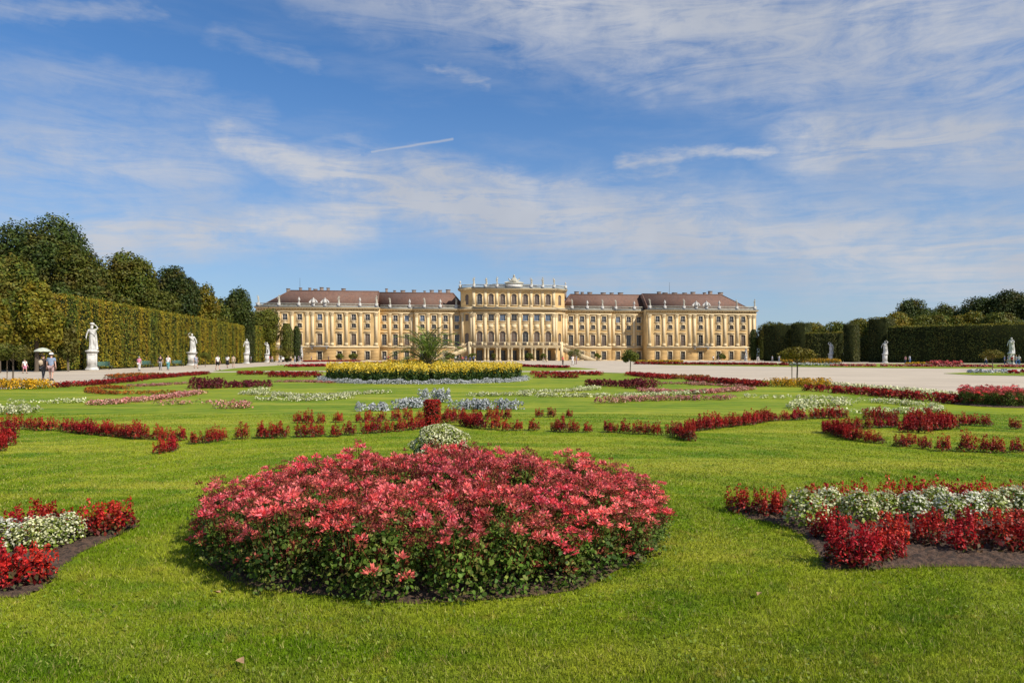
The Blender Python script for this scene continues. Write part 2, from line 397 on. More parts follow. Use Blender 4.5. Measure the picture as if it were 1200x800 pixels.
# high-altitude plane coordinates: wind-drawn cirrus
hz = math_(nt, 'MAXIMUM', sz, 0.03)
cp = nt.nodes.new('ShaderNodeCombineXYZ'); L(nt, math_(nt, 'DIVIDE', sx, hz), cp.inputs[0]); L(nt, math_(nt, 'DIVIDE', sy, hz), cp.inputs[1])
def wmap(vec, rot, scl):
    mp = nt.nodes.new('ShaderNodeMapping'); mp.inputs['Rotation'].default_value = (0, 0, rot); mp.inputs['Scale'].default_value = scl
    L(nt, vec, mp.inputs[0]); return mp.outputs[0]
def wnoise(vec, scale, detail, rough, dist=0.0, color=False):
    n = nt.nodes.new('ShaderNodeTexNoise'); n.inputs['Scale'].default_value = scale; n.inputs['Detail'].default_value = detail
    n.inputs['Roughness'].default_value = rough; n.inputs['Distortion'].default_value = dist; L(nt, vec, n.inputs['Vector'])
    return n.outputs['Color' if color else 'Fac']
wv = vm('SUBTRACT', wnoise(P0, 5.0, 4, 0.6, color=True), (0.5, 0.5, 0.5))
wv2 = vm('SUBTRACT', wnoise(wmap(P0, 0.2, (1, 2.5, 1)), 16.0, 4, 0.65, color=True), (0.5, 0.5, 0.5))
Pw = vm('ADD', vm('ADD', P0, vm('SCALE', wv, s=0.055)), vm('SCALE', wv2, s=0.035))
Pt = vm('ADD', P0, vm('SCALE', wv2, s=0.004))
def ae(px, py):
    x = (px - 600) / 800; z = (417 - py) / 800
    return Vector((math.atan(x), math.atan(z / math.sqrt(1 + x * x)), 0))
def capsule(x1, y1, x2, y2, r, w, P=None):
    P = P or Pw
    A = ae(x1, y1); B = ae(x2, y2); d = B - A
    rel = vm('SUBTRACT', P, A)
    t = math_(nt, 'MULTIPLY', vm('DOT_PRODUCT', rel, d), 1 / d.length_squared, clamp=True)
    q = vm('SUBTRACT', rel, vm('SCALE', d, s=t))
    # flatten depth: z of P0 is 0
    return maprange(nt, vm('LENGTH', q), 0.0, r / 800 * 1.25, w, 0.0)
shapes = [(470, -60, 1300, 0, 105, .88), (720, 30, 1300, 85, 85, .74), (350, -30, 620, 25, 45, .6), (640, 62, 760, 108, 22, .55), (760, 100, 890, 112, 18, .6),
    (725, 189, 960, 168, 12, .95), (950, 165, 1300, 168, 56, 1.0), (960, 190, 1060, 212, 13, .6), (1050, 215, 1250, 215, 30, .6),
    (600, 222, 780, 203, 15, .85), 
    (270, 168, 420, 222, 28, 1.0), (400, 218, 640, 262, 58, 1.15), (90, 275, 430, 262, 38, 1.0), (480, 200, 620, 218, 30, 1.0), (620, 255, 1300, 300, 72, 1.0),
    (860, 232, 1300, 255, 34, .6), (190, 162, 300, 182, 12, .5), (-60, 165, 240, 205, 60, .7), (-20, 80, 230, 108, 26, .45), (20, 130, 310, 135, 22, .38),
    (-60, 235, 170, 240, 34, .5), (250, 38, 370, 74, 15, .38), (500, 78, 575, 98, 9, .62), (0, 4, 190, 12, 13, .5), (640, 320, 1300, 310, 48, .62)]
dens = None
for s_ in shapes:
    c_ = capsule(*s_)
    dens = c_ if dens is None else math_(nt, 'MAXIMUM', dens, c_)
# behind the viewer: loose cirrus everywhere
behind = maprange(nt, sy, -0.1, 0.25, 0.45, 0.0)
dens = math_(nt, 'MAXIMUM', dens, behind)
st1 = wnoise(wmap(P0, -0.42, (2.2, 11, 1)), 3.0, 8, 0.68, 1.1)      # fibres
st2 = wnoise(wmap(cp.outputs[0], 0.6, (0.5, 1.6, 1)), 1.1, 7, 0.62, 0.6)
st3 = wnoise(P0, 14, 6, 0.65, 0.4)
tex = math_(nt, 'ADD', math_(nt, 'MULTIPLY', st1, 0.5), math_(nt, 'ADD', math_(nt, 'MULTIPLY', st2, 0.28), math_(nt, 'MULTIPLY', st3, 0.28)))
tex = maprange(nt, tex, 0.34, 0.66, 0.06, 1.7)
alpha = math_(nt, 'ADD', math_(nt, 'MULTIPLY', dens, tex), math_(nt, 'MULTIPLY', math_(nt, 'MAXIMUM', math_(nt, 'SUBTRACT', dens, 0.5), 0.0), 0.38))
alpha = maprange(nt, alpha, 0.04, 1.55, 0.0, 0.92, False)
trail = math_(nt, 'MAXIMUM', capsule(386, 188, 422, 181, 1.8, .5, Pt), capsule(436, 178, 530, 163, 1.9, .62, Pt))
alpha = math_(nt, 'MAXIMUM', alpha, trail)
thin = maprange(nt, wnoise(wmap(P0, -0.2, (1, 5, 1)), 3.0, 6, 0.6, 0.3), 0.45, 0.75, 0.0, 0.2)
alpha = math_(nt, 'MAXIMUM', alpha, thin, clamp=True)
hs = nt.nodes.new('ShaderNodeHueSaturation'); hs.inputs['Saturation'].default_value = 1.18; L(nt, mixc(nt, 1.0, sky.outputs[0], (0.86, 1.02, 1.22), 'MULTIPLY'), hs.inputs['Color'])
ccol = mixc(nt, maprange(nt, wnoise(P0, 3.0, 4, 0.6), 0.35, 0.65), (4.2, 4.5, 5.15), (5.3, 5.45, 5.85))
hazy = mixc(nt, maprange(nt, el, 0.0, 0.42, 0.62, 0.10), hs.outputs[0], (3.1, 3.9, 5.1))
L(nt, mixc(nt, alpha, hazy, ccol), bg.inputs[0])
SC.view_settings.view_transform = 'Standard'; SC.view_settings.look = 'None'; SC.view_settings.gamma = 1.0
SC.view_settings.exposure = 0.35
SC.cycles.use_denoising = True
SC.cycles.max_bounces = 6; SC.cycles.diffuse_bounces = 3; SC.cycles.glossy_bounces = 2; SC.cycles.transmission_bounces = 3; SC.cycles.transparent_max_bounces = 4
SC.cycles.caustics_reflective = False; SC.cycles.caustics_refractive = False
SC.cycles.sample_clamp_indirect = 6

# ================================================================ ground
g = MB(); g.add([(-2500, -1500, 0), (2500, -1500, 0), (2500, 3500, 0), (-2500, 3500, 0)], [(0, 1, 2, 3)], M['gravel'])
tag(g.obj('ground'), kind='structure')
# lawns
LAWN = [(-45, -25), (45, -25)] + [gp(x, y) for x, y in [(1620, 500), (1400, 480), (1208, 467), (1150, 464), (1100, 460), (1030, 454), (960, 449), (880, 445.5), (800, 441), (740, 437.5), (690, 436.2), (600, 436), (500, 436), (400, 436),
        (345, 435.5), (262, 436.5), (235, 437), (180, 441), (130, 447), (60, 452), (0, 457), (-120, 463), (-420, 480)]]
LAWN_FAR = [gp(x, y) for x, y in [(700, 432.5), (640, 434.6), (350, 434.3), (250, 435), (275, 431.5), (330, 428), (420, 425.5), (560, 425), (640, 428.2)]]
LAWN_R1 = [gp(x, y) for x, y in [(1420, 432.5), (1100, 431.8), (900, 429.5), (780, 427.6), (750, 426.2), (900, 425.8), (1420, 427.0)]]
LAWN_R2 = [gp(x, y) for x, y in [(1500, 444), (1200, 440.5), (1140, 439.5), (1106, 437.6), (1140, 436.2), (1200, 436.2), (1500, 437)]]
import bmesh
def lawn_obj(nm, poly):
    bm = bmesh.new(); vs = [bm.verts.new((x, y, .03)) for x, y in poly]; f = bm.faces.new(vs)
    if f.normal.z < 0 or sum(poly[i][0] * poly[(i + 1) % len(poly)][1] - poly[(i + 1) % len(poly)][0] * poly[i][1] for i in range(len(poly))) < 0: f.normal_flip()
    for ax in (0, 1):
        lo, hi = min(p[ax] for p in poly), max(p[ax] for p in poly); st_ = max(1.5, (hi - lo) / 60); q = math.floor(lo / st_) * st_ + .013
        while q < hi:
            co_ = [0, 0, 0]; co_[ax] = q; no_ = [0, 0, 0]; no_[ax] = 1
            bmesh.ops.bisect_plane(bm, geom=bm.verts[:] + bm.edges[:] + bm.faces[:], plane_co=co_, plane_no=no_); q += st_
    bmesh.ops.triangulate(bm, faces=bm.faces[:])
    ed_ = [e for e in bm.edges if e.is_boundary]
    ex = bmesh.ops.extrude_edge_only(bm, edges=ed_)['geom']
    for v in ex:
        if isinstance(v, bmesh.types.BMVert): v.co.z = 0.0
    me = bpy.data.meshes.new('lawn'); bm.to_mesh(me); bm.free(); me.materials.append(M['lawn']); return link(nm, me)
for nm, poly in (('lawn', LAWN), ('lawn', LAWN_FAR), ('lawn', LAWN_R1), ('lawn', LAWN_R2)):
    tag(lawn_obj(nm, poly), kind='structure')

# soil beds
BEDC = (-0.66, 6.33); BEDR = 2.0
def soil_disc(c, R, hgt=0.05):
    b = MB(); nr, na = 26, 110; V = [(c[0], c[1], 0.036 + hgt)]
    for i in range(1, nr + 1):
        for k in range(na):
            t = 2 * PI * k / na; r = R * i / nr * (1 + (0.02 * math.sin(5 * t + 1) + 0.012 * math.sin(11 * t) + rng.normal() * .004) * (i / nr))
            z = 0.036 + (hgt * (1 - (i / nr) ** 4)) + (rng.uniform(0, .028) if i < nr else 0)
            V.append((c[0] + r * math.cos(t), c[1] + r * math.sin(t), z))
    F = [(0, 1 + k, 1 + (k + 1) % na) for k in range(na)]
    for i in range(nr - 1):
        for k in range(na):
            a = 1 + i * na + k; bq = 1 + i * na + (k + 1) % na
            F.append((a, a + na, bq + na, bq))
    b.add(V, F, M['soil']); tag(b.obj('soil'), kind='structure')
soil_disc(BEDC, BEDR)
def soil_poly(poly, z=0.036, rough=True):
    xs = [p[0] for p in poly]; ys = [p[1] for p in poly]; b = MB()
    if rough:
        n = 0.035; X, Y = np.meshgrid(np.arange(min(xs), max(xs), n), np.arange(min(ys), max(ys), n))
        h = 0.03 * rng.random(X.shape)
        ins = inpoly(X, Y, poly)
        Z = z + np.where(ins, h + 0.004, 0)
        ny, nx = X.shape
        idx = np.arange(nx * ny).reshape(ny, nx)
        q = np.stack([idx[:-1, :-1], idx[:-1, 1:], idx[1:, 1:], idx[1:, :-1]], -1).reshape(-1, 4)
        keep = ins.ravel()[q].any(1)
        b.add(np.stack([X, Y, Z], -1).reshape(-1, 3), q[keep], M['soil'])
    else: b.prism(poly, 0.031, z, M['soil'])
    return tag(b.obj('soil'), kind='structure')
SOIL_R = [gp(x, y) for x, y in [(852, 600), (880, 611), (915, 618), (945, 632), (962, 655), (968, 671), (1000, 672), (1100, 668), (1210, 670), (1400, 680), (1500, 640), (1300, 604), (1200, 598), (1050, 596), (930, 594)]]
SOIL_L = [gp(x, y) for x, y in [(160, 621), (130, 634), (95, 650), (70, 668), (52, 690), (40, 702), (0, 706), (-200, 720), (-300, 660), (-100, 622), (60, 612)]]
soil_poly(SOIL_R); soil_poly(SOIL_L)
HOLES = [SOIL_R, SOIL_L]

# ================================================================ grass blades (fine turf nearest the viewer)
def blades(n, ylo, yhi, xlo=-260, xhi=1460, w=0.0030, hgt=0.026):
    py = 417 + np.exp(rng.uniform(np.log(ylo - 417), np.log(yhi - 417), n)); px = rng.uniform(xlo, xhi, n)
    D = 1280 / (py - 417); X = (px - 600) * D / 800; Y = D
    ok = inpoly(X, Y, LAWN) & (np.hypot(X - BEDC[0], Y - BEDC[1]) > BEDR - 0.03)
    for h in HOLES: ok &= ~inpoly(X, Y, h)
    X, Y, D = X[ok], Y[ok], D[ok]; n = len(X)
    # clumps
    cl = np.sin(X * 23 + 3 * np.sin(Y * 17)) * np.sin(Y * 29 + 2 * np.sin(X * 13)); big = np.sin(X * 2.1 + np.sin(Y * 1.7)) * np.sin(Y * 2.6)
    hh = hgt * (1 + 0.25 * cl + 0.15 * big) * rng.uniform(0.5, 1.35, n) * np.clip(7 / D, .5, 1)
    ww = w * np.clip(D / 4.5, 1, 6) * rng.uniform(.7, 1.3, n)
    a = rng.uniform(0, 2 * PI, n); dx, dy = np.cos(a), np.sin(a)
    b = rng.uniform(0, 2 * PI, n); ln = rng.uniform(0.1, 1.0, n) * hh
    z0 = np.full(n, 0.028)
    V = np.stack([np.stack([X - dx * ww, Y - dy * ww, z0], -1), np.stack([X + dx * ww, Y + dy * ww, z0], -1),
                  np.stack([X + np.cos(b) * ln, Y + np.sin(b) * ln, z0 + hh], -1)], 1).reshape(-1, 3)
    mb = MB(); mb.add(V, np.arange(3 * n).reshape(n, 3), M['blade']); return mb
gr = blades(760000, 486, 860).obj('grass')
tag(gr, 'short mown green grass of the lawn', 'grass', kind='stuff')
# clover and pale specks in the turf
def clover(n):
    py = 417 + np.exp(rng.uniform(np.log(110), np.log(430), n)); px = rng.uniform(-200, 1400, n)
    D = 1280 / (py - 417); X = (px - 600) * D / 800
    ok = (np.hypot(X - BEDC[0], D - BEDC[1]) > BEDR + .05) & ~inpoly(X, D, SOIL_R) & ~inpoly(X, D, SOIL_L)
    ok &= (np.sin(X * 1.9 + 1) * np.sin(D * 1.4 + X) > -0.25)
    mb = MB(); P = np.stack([X, D, np.full(n, .045)], 1)[ok]; P[:, 2] += rng.uniform(-.008, .012, len(P))
    mb.cards(P, 0.010, M['lf_white'], N=np.tile([0, -.2, 1.0], (len(P), 1)), spread=.5, aspect=.8)
    return mb.obj('clover')
tag(clover(9000), 'small round clover leaves scattered through the near lawn', 'clover', kind='stuff')

# ================================================================ bedding plants
def dome_pts(n, R, H, r, zmin=0.02, shell=0.75, taper=0.0, box=2.6):
    """points through the outer part of a bushy dome"""
    t = r.uniform(0, 2 * PI, n); u = r.uniform(0, 1, n) ** 0.8; k = r.uniform(shell, 1.0, n)
    z = zmin + (H - zmin) * u
    rad = R * np.sqrt(np.clip(1 - (u ** (box if taper == 0 else 1.2 + taper)), 0, 1)) * k
    rad *= 1 + 0.16 * np.sin(3 * t + r.uniform(0, 6)) * np.sin(4 * u * PI)
    P = np.stack([rad * np.cos(t), rad * np.sin(t), z * (0.86 + .14 * k)], 1)
    N = np.stack([np.cos(t) * (1 - u * .7), np.sin(t) * (1 - u * .7), 0.35 + u], 1)
    return P, N
def umbel(mb, c, rad, n, size, m, r, up=0.3):
    d = r.normal(size=(n, 3)); d[:, 2] = np.abs(d[:, 2]) * .8 + up * .3; d /= np.linalg.norm(d, axis=1, keepdims=True)
    P = c + d * rad * r.uniform(.45, 1, (n, 1))
    T = d; N = np.cross(T, r.normal(size=(n, 3))); N /= np.linalg.norm(N, axis=1, keepdims=True); B = np.cross(N, T)
    s = size * r.uniform(.7, 1.2, (n, 1))
    V = np.stack([P - T * s * .7, P + B * s * .42 + N * s * .15, P + T * s, P - B * s * .42 + N * s * .15], 1)
    mb.add(V.reshape(-1, 3), np.arange(4 * n).reshape(n, 4), m)

def geranium_variant(k):
    r = np.random.default_rng(100 + k); fol = MB(); blo = MB(); sp = MB()
    R, H = 0.225, 0.44
    P, N = dome_pts(900, R, H - .06, r, .02, .45, box=3.4)
    fol.cards(P, 0.016, M['lf_geran'], N=N, spread=.9, aspect=.7, fold=.35, r=r, hexa=True)
    P, N = dome_pts(520, R, H - .04, r, .02, .6, box=3.4); P[:, 2] *= 1.06
    fol.cards(P, 0.013, M['lf_geran'], N=N, spread=1.2, aspect=.4, fold=.3, r=r)
    nb, ns = [17, 9, 15, 12, 18, 8, 14, 10][k], [26, 30, 22, 32, 24, 24, 30, 18][k]
    for i in range(nb + ns):
        t = r.uniform(0, 2 * PI); q = math.sqrt(r.uniform(0, 1)) * R * .98
        hgt = (H + .01) * (1 - .16 * (q / R) ** 2) + r.uniform(-.08, .06) + (.07 if r.random() < .12 else 0) - (.26 * r.random() if r.random() < .48 and q > .55 * R else 0)
        c = np.array([q * math.cos(t), q * math.sin(t), hgt])
        base = np.array([q * .5 * math.cos(t), q * .5 * math.sin(t), hgt * .35])
        fol.tube([base, (base + c) / 2 + r.normal(size=3) * .008, c], [.003, .0022, .0016], M['spent'], 4)
        if i < nb: umbel(blo, c, r.uniform(.040, .056), 46, .0165, M['pet_coral'], r)
        else: umbel(sp, c - [0, 0, .012], r.uniform(.028, .050), 26, .0125, M['spent'], r)
    return fol.mesh('geranium_foliage'), blo.mesh('geranium_blossom'), sp.mesh('geranium_spent')
GER = [geranium_variant(k) for k in range(8)]
def put_geranium(x, y, s, label, group, lean=(0, 0), hs=1.0):
    v = GER[rng.integers(len(GER))]
    o = empty('flowering_plant', (x, y, 0.05), rng.uniform(0, 6.28), label, 'flowering plant', group)
    o.rotation_mode = 'ZYX'; o.rotation_euler = (lean[0], lean[1], rng.uniform(0, 6.28)); o.scale = (s, s, s * hs)
    link('foliage', v[0], o); link('blossoms', v[1], o); link('spent_blossoms', v[2], o)
    return o
def ringgrid(c, R, d):
    out = []; nr = int(R / d)
    for i in range(nr + 1):
        q = R * (nr - i) / nr; n = max(1, int(2 * PI * q / d)); ph = rng.uniform(0, 6)
        for k in range(n):
            t = ph + 2 * PI * k / n; qq = q + rng.normal() * d * .08; x = qq * math.cos(t + rng.normal() * .02); y = qq * math.sin(t)
            out.append((c[0] + x, c[1] + y, min(1, q / R), x, y))
    return out
def hexgrid(c, R, d):
    out = []; ny = int(R / (d * .866)) + 1
    for j in range(-ny, ny + 1):
        for i in range(-ny * 2, ny * 2 + 1):
            x = (i + .5 * (j % 2)) * d + rng.normal() * d * .09; y = j * d * .866 + rng.normal() * d * .09
            if math.hypot(x, y) < R: out.append((c[0] + x, c[1] + y, math.hypot(x, y) / R, x, y))
    return out
for x, y, q, dx, dy in ringgrid(BEDC, 1.86, 0.36):
    if q > .8:
        a = math.atan2(dy, dx)
        if -2.36 < a < -.78: lb = 'coral pink flowering plant at the near rim of the large round foreground bed'
        elif abs(a) <= .78: lb = 'coral pink flowering plant at the right rim of the large round foreground bed'
        elif abs(a) >= 2.36: lb = 'coral pink flowering plant at the left rim of the large round foreground bed'
        else: lb = 'coral pink flowering plant at the far rim of the large round foreground bed'
    else: lb = 'coral pink flowering plant in the dense middle of the large round foreground bed'
    out_ = max(0, q - .75) * .9
    put_geranium(x, y, rng.uniform(.95, 1.15), lb, 'coral pink plants of the large round foreground bed', (-dy * out_ * .25 * -1 * -1, dx * out_ * .25), hs=(1.10 - (.10 if dy < -1.0 else .30) * q ** 2.5 - (.03 if dy > 0 else 0)) * rng.uniform(.80, 1.14))

# red spiky plants and white begonias
def red_variant(k, part=False):
    r = np.random.default_rng(200 + k); a = MB(); b = MB() if part else a
    H = .27; R = .125
    nsp = 9
    for i in range(nsp):   # upright spikes
        t = r.uniform(0, 2 * PI); q = R * math.sqrt(i / nsp) * .8
        hh = H * (1 - .42 * (q / R) ** 1.5) * r.uniform(.85, 1.12)
        c = np.array([q * math.cos(t), q * math.sin(t)])
        n = 66; u = r.uniform(.2, 1, n); tt = r.uniform(0, 2 * PI, n); rr = .042 * (1.05 - u * .75)
        P = np.stack([c[0] * (1 + .35 * u) + rr * np.cos(tt), c[1] * (1 + .35 * u) + rr * np.sin(tt), hh * u], 1)
        N = np.stack([np.cos(tt), np.sin(tt), .5 + 0 * tt], 1)
        b.cards(P, .0125, M['pet_scarlet' if part else 'pet_red'], N=N, spread=.5, aspect=.5, r=r)
    P, N = dome_pts(120, R, H * .55, r, .01, .6)
    a.cards(P, .019, M['pet_dkred'], N=N, spread=.6, aspect=.55, r=r)
    P, N = dome_pts(60, R * .95, H * .42, r, .01, .7)
    a.cards(P, .022, M['lf_red'], N=N, spread=.6, aspect=.55, r=r)
    a.tube([(0, 0, 0), (0, 0, H * .6)], [.006, .003], M['stem'], 5)
    return (a.mesh('red_plant_foliage'), b.mesh('red_plant_blossom')) if part else a.mesh('red_bedding_plant')
REDP = [red_variant(k, True) for k in range(6)]; RED = [red_variant(50 + k) for k in range(8)]
def white_variant(k, part=True):
    r = np.random.default_rng(300 + k); a = MB(); b = MB() if part else a
    R, H = .14 * r.uniform(.9, 1.12), .225 * r.uniform(.88, 1.12)
    P, N = dome_pts(430, R, H, r, .02, .6)
    a.cards(P, .016, M['lf_white'], N=N, spread=.6, aspect=.65, r=r)
    P, N = dome_pts(360, R * 1.06, H * 1.06, r, .05, .76)
    P += r.normal(size=P.shape) * .009; P[:, 2] += .016 * np.sin(P[:, 0] * 55 + k) * np.sin(P[:, 1] * 47)
    b.cards(P, .0115, M['pet_white' if k % 2 else 'pet_cream'], N=N, spread=.45, aspect=.8, r=r)
    a.tube([(0, 0, 0), (0, 0, H * .6)], [.006, .003], M['stem'], 5)
    return (a.mesh('white_plant_foliage'), b.mesh('white_plant_blossom')) if part else a.mesh('white_bedding_plant')
WHP = [white_variant(k) for k in range(5)]
def put2(vs, name, x, y, s, label, cat, group, hs=1.0, z=.045):
    v = vs[rng.integers(len(vs))]
    o = empty(name, (x, y, z), rng.uniform(0, 6.28), label, cat, group); o.scale = (s, s, s * hs)
    link('foliage', v[0], o); link('blossoms', v[1], o); return o
GR = 'red and white plants of the bed at the right'
def rowpx(fn, lst, **k):
    for t in lst: fn(*t, **k)
# right foreground bed: (px, base py, scale)
for i, (x, y, s) in enumerate([(866, 604, 1.05), (893, 609, 1.0), (917, 609, 1.05)]):
    X, Y = gp(x, y); put2(REDP, 'red_plant', X, Y, s, ['red plant at the far left tip of the right foreground bed', 'second red plant from the left tip of the right foreground bed', 'third red plant from the left tip, beside the first white plant'][i], 'red plant', GR)
for x, y, s in [(952, 602, .95), (980, 602, .95), (1010, 602, 1.0), (1040, 601, 1.05), (1072, 600, 1.1), (1098, 600, 1.05), (1122, 600, 1.0), (1152, 600, 1.0), (1184, 600, .95), (1215, 600, 1.), (1245, 600, 1.)]:
    X, Y = gp(x, y); put2(REDP, 'red_plant', X, Y, s * 1.12, 'red plant in the back row of the right foreground bed, behind the white plants', 'red plant', GR)
for i, (x, y, s) in enumerate([(945, 622, 1.22), (973, 612, 1.0), (1008, 617, 1.08), (1036, 613, 1.0), (1070, 615, 1.08), (1098, 608, 1.05), (1112, 618, 1.1), (1138, 612, 1.0), (1160, 612, 1.0), (1186, 609, 1.05), (1212, 612, 1.1), (1240, 612, 1.1)]):
    X, Y = gp(x, y); put2(WHP, 'white_plant', X, Y, s * 1.08, 'white flowering plant at the left end of the white row in the right bed' if i == 0 else 'white flowering plant in the middle row of the right foreground bed', 'white plant', GR)
for x, y, s in [(966, 636, 1.05), (982, 640, .95), (985, 668, 1.15), (1006, 669, 1.2), (1024, 662, 1.05), (1040, 648, 1.1), (1052, 640, 1.0), (1046, 660, .8), (1088, 643, 1.05), (1094, 628, .8), (1130, 652, 1.0), (1136, 628, .85), (1170, 650, 1.25), (1196, 636, 1.0), (1200, 652, .9), (1230, 650, 1.1)]:
    X, Y = gp(x, y); put2(REDP, 'red_plant', X, Y, s, 'red plant on bare soil at the near edge of the right foreground bed' if y > 655 else 'red plant in the front row of the right foreground bed, before the white plants', 'red plant', GR)
# left foreground bed
GL = 'red and white plants of the bed at the left'
for x, y, s, lb in [(20, 634, 1.0, 'red plant in the back row of the left foreground bed, near the photo edge'), (38, 632, 1.15, 'tallest red plant in the back row of the left foreground bed'),
                    (63, 626, 1.05, 'narrow red plant behind the white plants of the left foreground bed'), (104, 633, 1.1, 'red plant at the right end of the left foreground bed, left of the last two'),
                    (124, 632, 1.1, 'bushy red plant second from the right tip of the left foreground bed'), (144, 626, 1.05, 'red plant at the right tip of the left foreground bed'),
                    (22, 694, 1.1, 'red plant at the near edge of the left foreground bed, left one'), (40, 690, 1.0, 'red plant at the near edge of the left foreground bed, right one'),
                    (2, 684, 1.0, 'red plant at the near edge of the left bed, cut by the photo edge'), (-30, 690, 1.1, 'red plant at the near edge of the left bed, cut by the photo edge')]:
    X, Y = gp(x, y); put2(REDP, 'red_plant', X, Y, s, lb, 'red plant', GL)
for x, y, s, lb in [(40, 651, 1.0, 'white flowering plant in the left foreground bed, left of two neighbours'), (58, 649, 1.0, 'white flowering plant in the middle of the left foreground bed'), (79, 641, .95, 'white flowering plant at the right end of the white row in the left bed'),
                    (2, 652, 1.15, 'white flowering plant of the left bed cut by the left photo edge'), (-25, 650, 1.15, 'white flowering plant of the left bed cut by the left photo edge')]:
    X, Y = gp(x, y); put2(WHP, 'white_plant', X, Y, s, lb, 'white plant', GL)

# rows of red plants crossing the middle lawn
def red_row(pts, label, group, step=0.20, s=1.0, jit=.025, gaps=0.0, strip=True):
    g_ = [gp(*p) for p in pts]
    if len(g_) == 1: g_ = g_ * 2
    for a, b_ in zip(g_[:-1], g_[1:]):
        Ln = math.hypot(b_[0] - a[0], b_[1] - a[1]); n = max(1, int(Ln / (step * .84)))
        for i in range(n):
            if rng.random() < gaps: continue
            t = (i + .5) / n
            v = RED[rng.integers(len(RED))]; sc_ = s * rng.uniform(.85, 1.25)
            o = link('red_plant', v, None, (a[0] + (b_[0] - a[0]) * t + rng.normal() * jit, a[1] + (b_[1] - a[1]) * t + rng.normal() * jit, .035), rng.uniform(0, 6.28), (sc_, sc_, sc_ * rng.uniform(.85, 1.15)))
            tag(o, label, 'red plant', group)
RL = 'red plants in the rows crossing the lawn'
lbA = 'red plant in the long row crossing the lawn, left of the white flower mound'
for seg in ([(2, 505), (16, 504)], [(22, 505), (28, 505)], [(38, 505)], [(50, 506)], [(61, 506)], [(72, 507)], [(81, 508), (172, 517)], [(177, 517), (203, 518)], [(209, 518)], [(217, 522), (236, 522), (268, 517)]):
    red_row(seg, lbA, RL)
for seg in ([(186, 534), (204, 529)],): red_row(seg, 'red plant in the short spur in front of the left long row', RL, .18, .8)
for seg in ([(277, 516), (291, 516)], [(301, 515), (333, 515)], [(348, 514), (372, 514)], [(378, 513)], [(392, 513)], [(400, 512), (418, 511)], [(424, 510), (445, 509)], [(450, 509), (462, 508)], [(468, 507)], [(476, 506), (497, 503)]):
    red_row(seg, 'red plant in the near row running up to the red flower column from the left', RL, .19)
for seg in ([(345, 497), (352, 497)], [(357, 497), (363, 497)], [(369, 497), (379, 497)], [(388, 497), (403, 496)], [(412, 496), (425, 496)], [(428, 496), (440, 496)], [(444, 495), (456, 495)], [(464, 494)], [(471, 493), (483, 492)], [(488, 492), (497, 491)]):
    red_row(seg, 'red plant in the short back row left of the red flower column', RL, .21, .95)
for seg in ([(518, 497), (535, 497)], [(540, 500), (560, 503)], [(564, 504)], [(572, 505), (583, 505)], [(588, 506), (600, 506)]):
    red_row(seg, 'red plant in the near row just right of the red flower column', RL, .19)
for seg in ([(519, 491), (536, 491)], [(543, 492)], [(554, 492), (562, 493)], [(569, 493), (575, 493)], [(584, 491)], [(594, 492)], [(603, 506), (608, 506)], [(616, 506), (630, 506)], [(628, 490), (637, 490)], [(647, 490)], [(661, 490), (668, 490)]):
    red_row(seg, 'red plant in the scattered back row right of the red flower column', RL, .21, .9)
for seg in ([(651, 507)], [(661, 508)], [(671, 508)], [(683, 508), (696, 508)], [(712, 508)], [(721, 508)], [(729, 509), (738, 509)], [(746, 510)], [(758, 510)], [(768, 511), (794, 512)], [(797, 514), (812, 519)]):
    red_row(seg, 'red plant in the middle row on the right half of the lawn', RL, .19)
for seg in ([(805, 508), (830, 505), (850, 502), (880, 499), (897, 495), (922, 494)], [(926, 494), (945, 493)], [(951, 492), (991, 491)]):
    red_row(seg, 'red plant in the slanting row on the right half of the lawn', RL, .19)
for seg in ([(970, 508), (984, 513), (1000, 518), (1013, 519)], [(1016, 520), (1037, 522)]): red_row(seg, 'red plant on the outer left curve of the red scroll at the right', RL, .15)
for seg in ([(994, 505), (1008, 504)], [(1014, 504), (1020, 504)], [(1011, 493), (1022, 493)], [(1026, 493), (1051, 494)], [(1027, 503), (1050, 502)]): red_row(seg, 'red plant on the inner curve of the red scroll at the right', RL, .16)
for seg in ([(1128, 500)], [(1140, 500)], [(1155, 501)], [(1180, 504), (1200, 505)]): red_row(seg, 'lone red plant right of the red scroll near the photo edge', RL, .2)
for seg in ([(1050, 525), (1072, 525)], [(1078, 528), (1091, 528)], [(1096, 530), (1116, 531)], [(1124, 531), (1140, 531)], [(1150, 532), (1158, 532)], [(1164, 533), (1172, 533)], [(1182, 532), (1196, 532)], [(1210, 532), (1225, 531)]):
    red_row(seg, 'red plant in the nearest broken row below the red scroll', RL, .17)
for seg in ([(1058, 508), (1086, 509)], [(1060, 503), (1090, 504)], [(1090, 506), (1117, 504)], [(1060, 499), (1115, 499)]): red_row(seg, 'red plant in the dense tall clump at the heart of the red scroll', RL, .15, 1.25)
for seg in ([(-20, 532), (8, 530)], [(-15, 524), (14, 524)], [(-10, 517), (12, 517)]): red_row(seg, 'red plant in the clump cut by the left photo edge', RL, .17, 1.1)

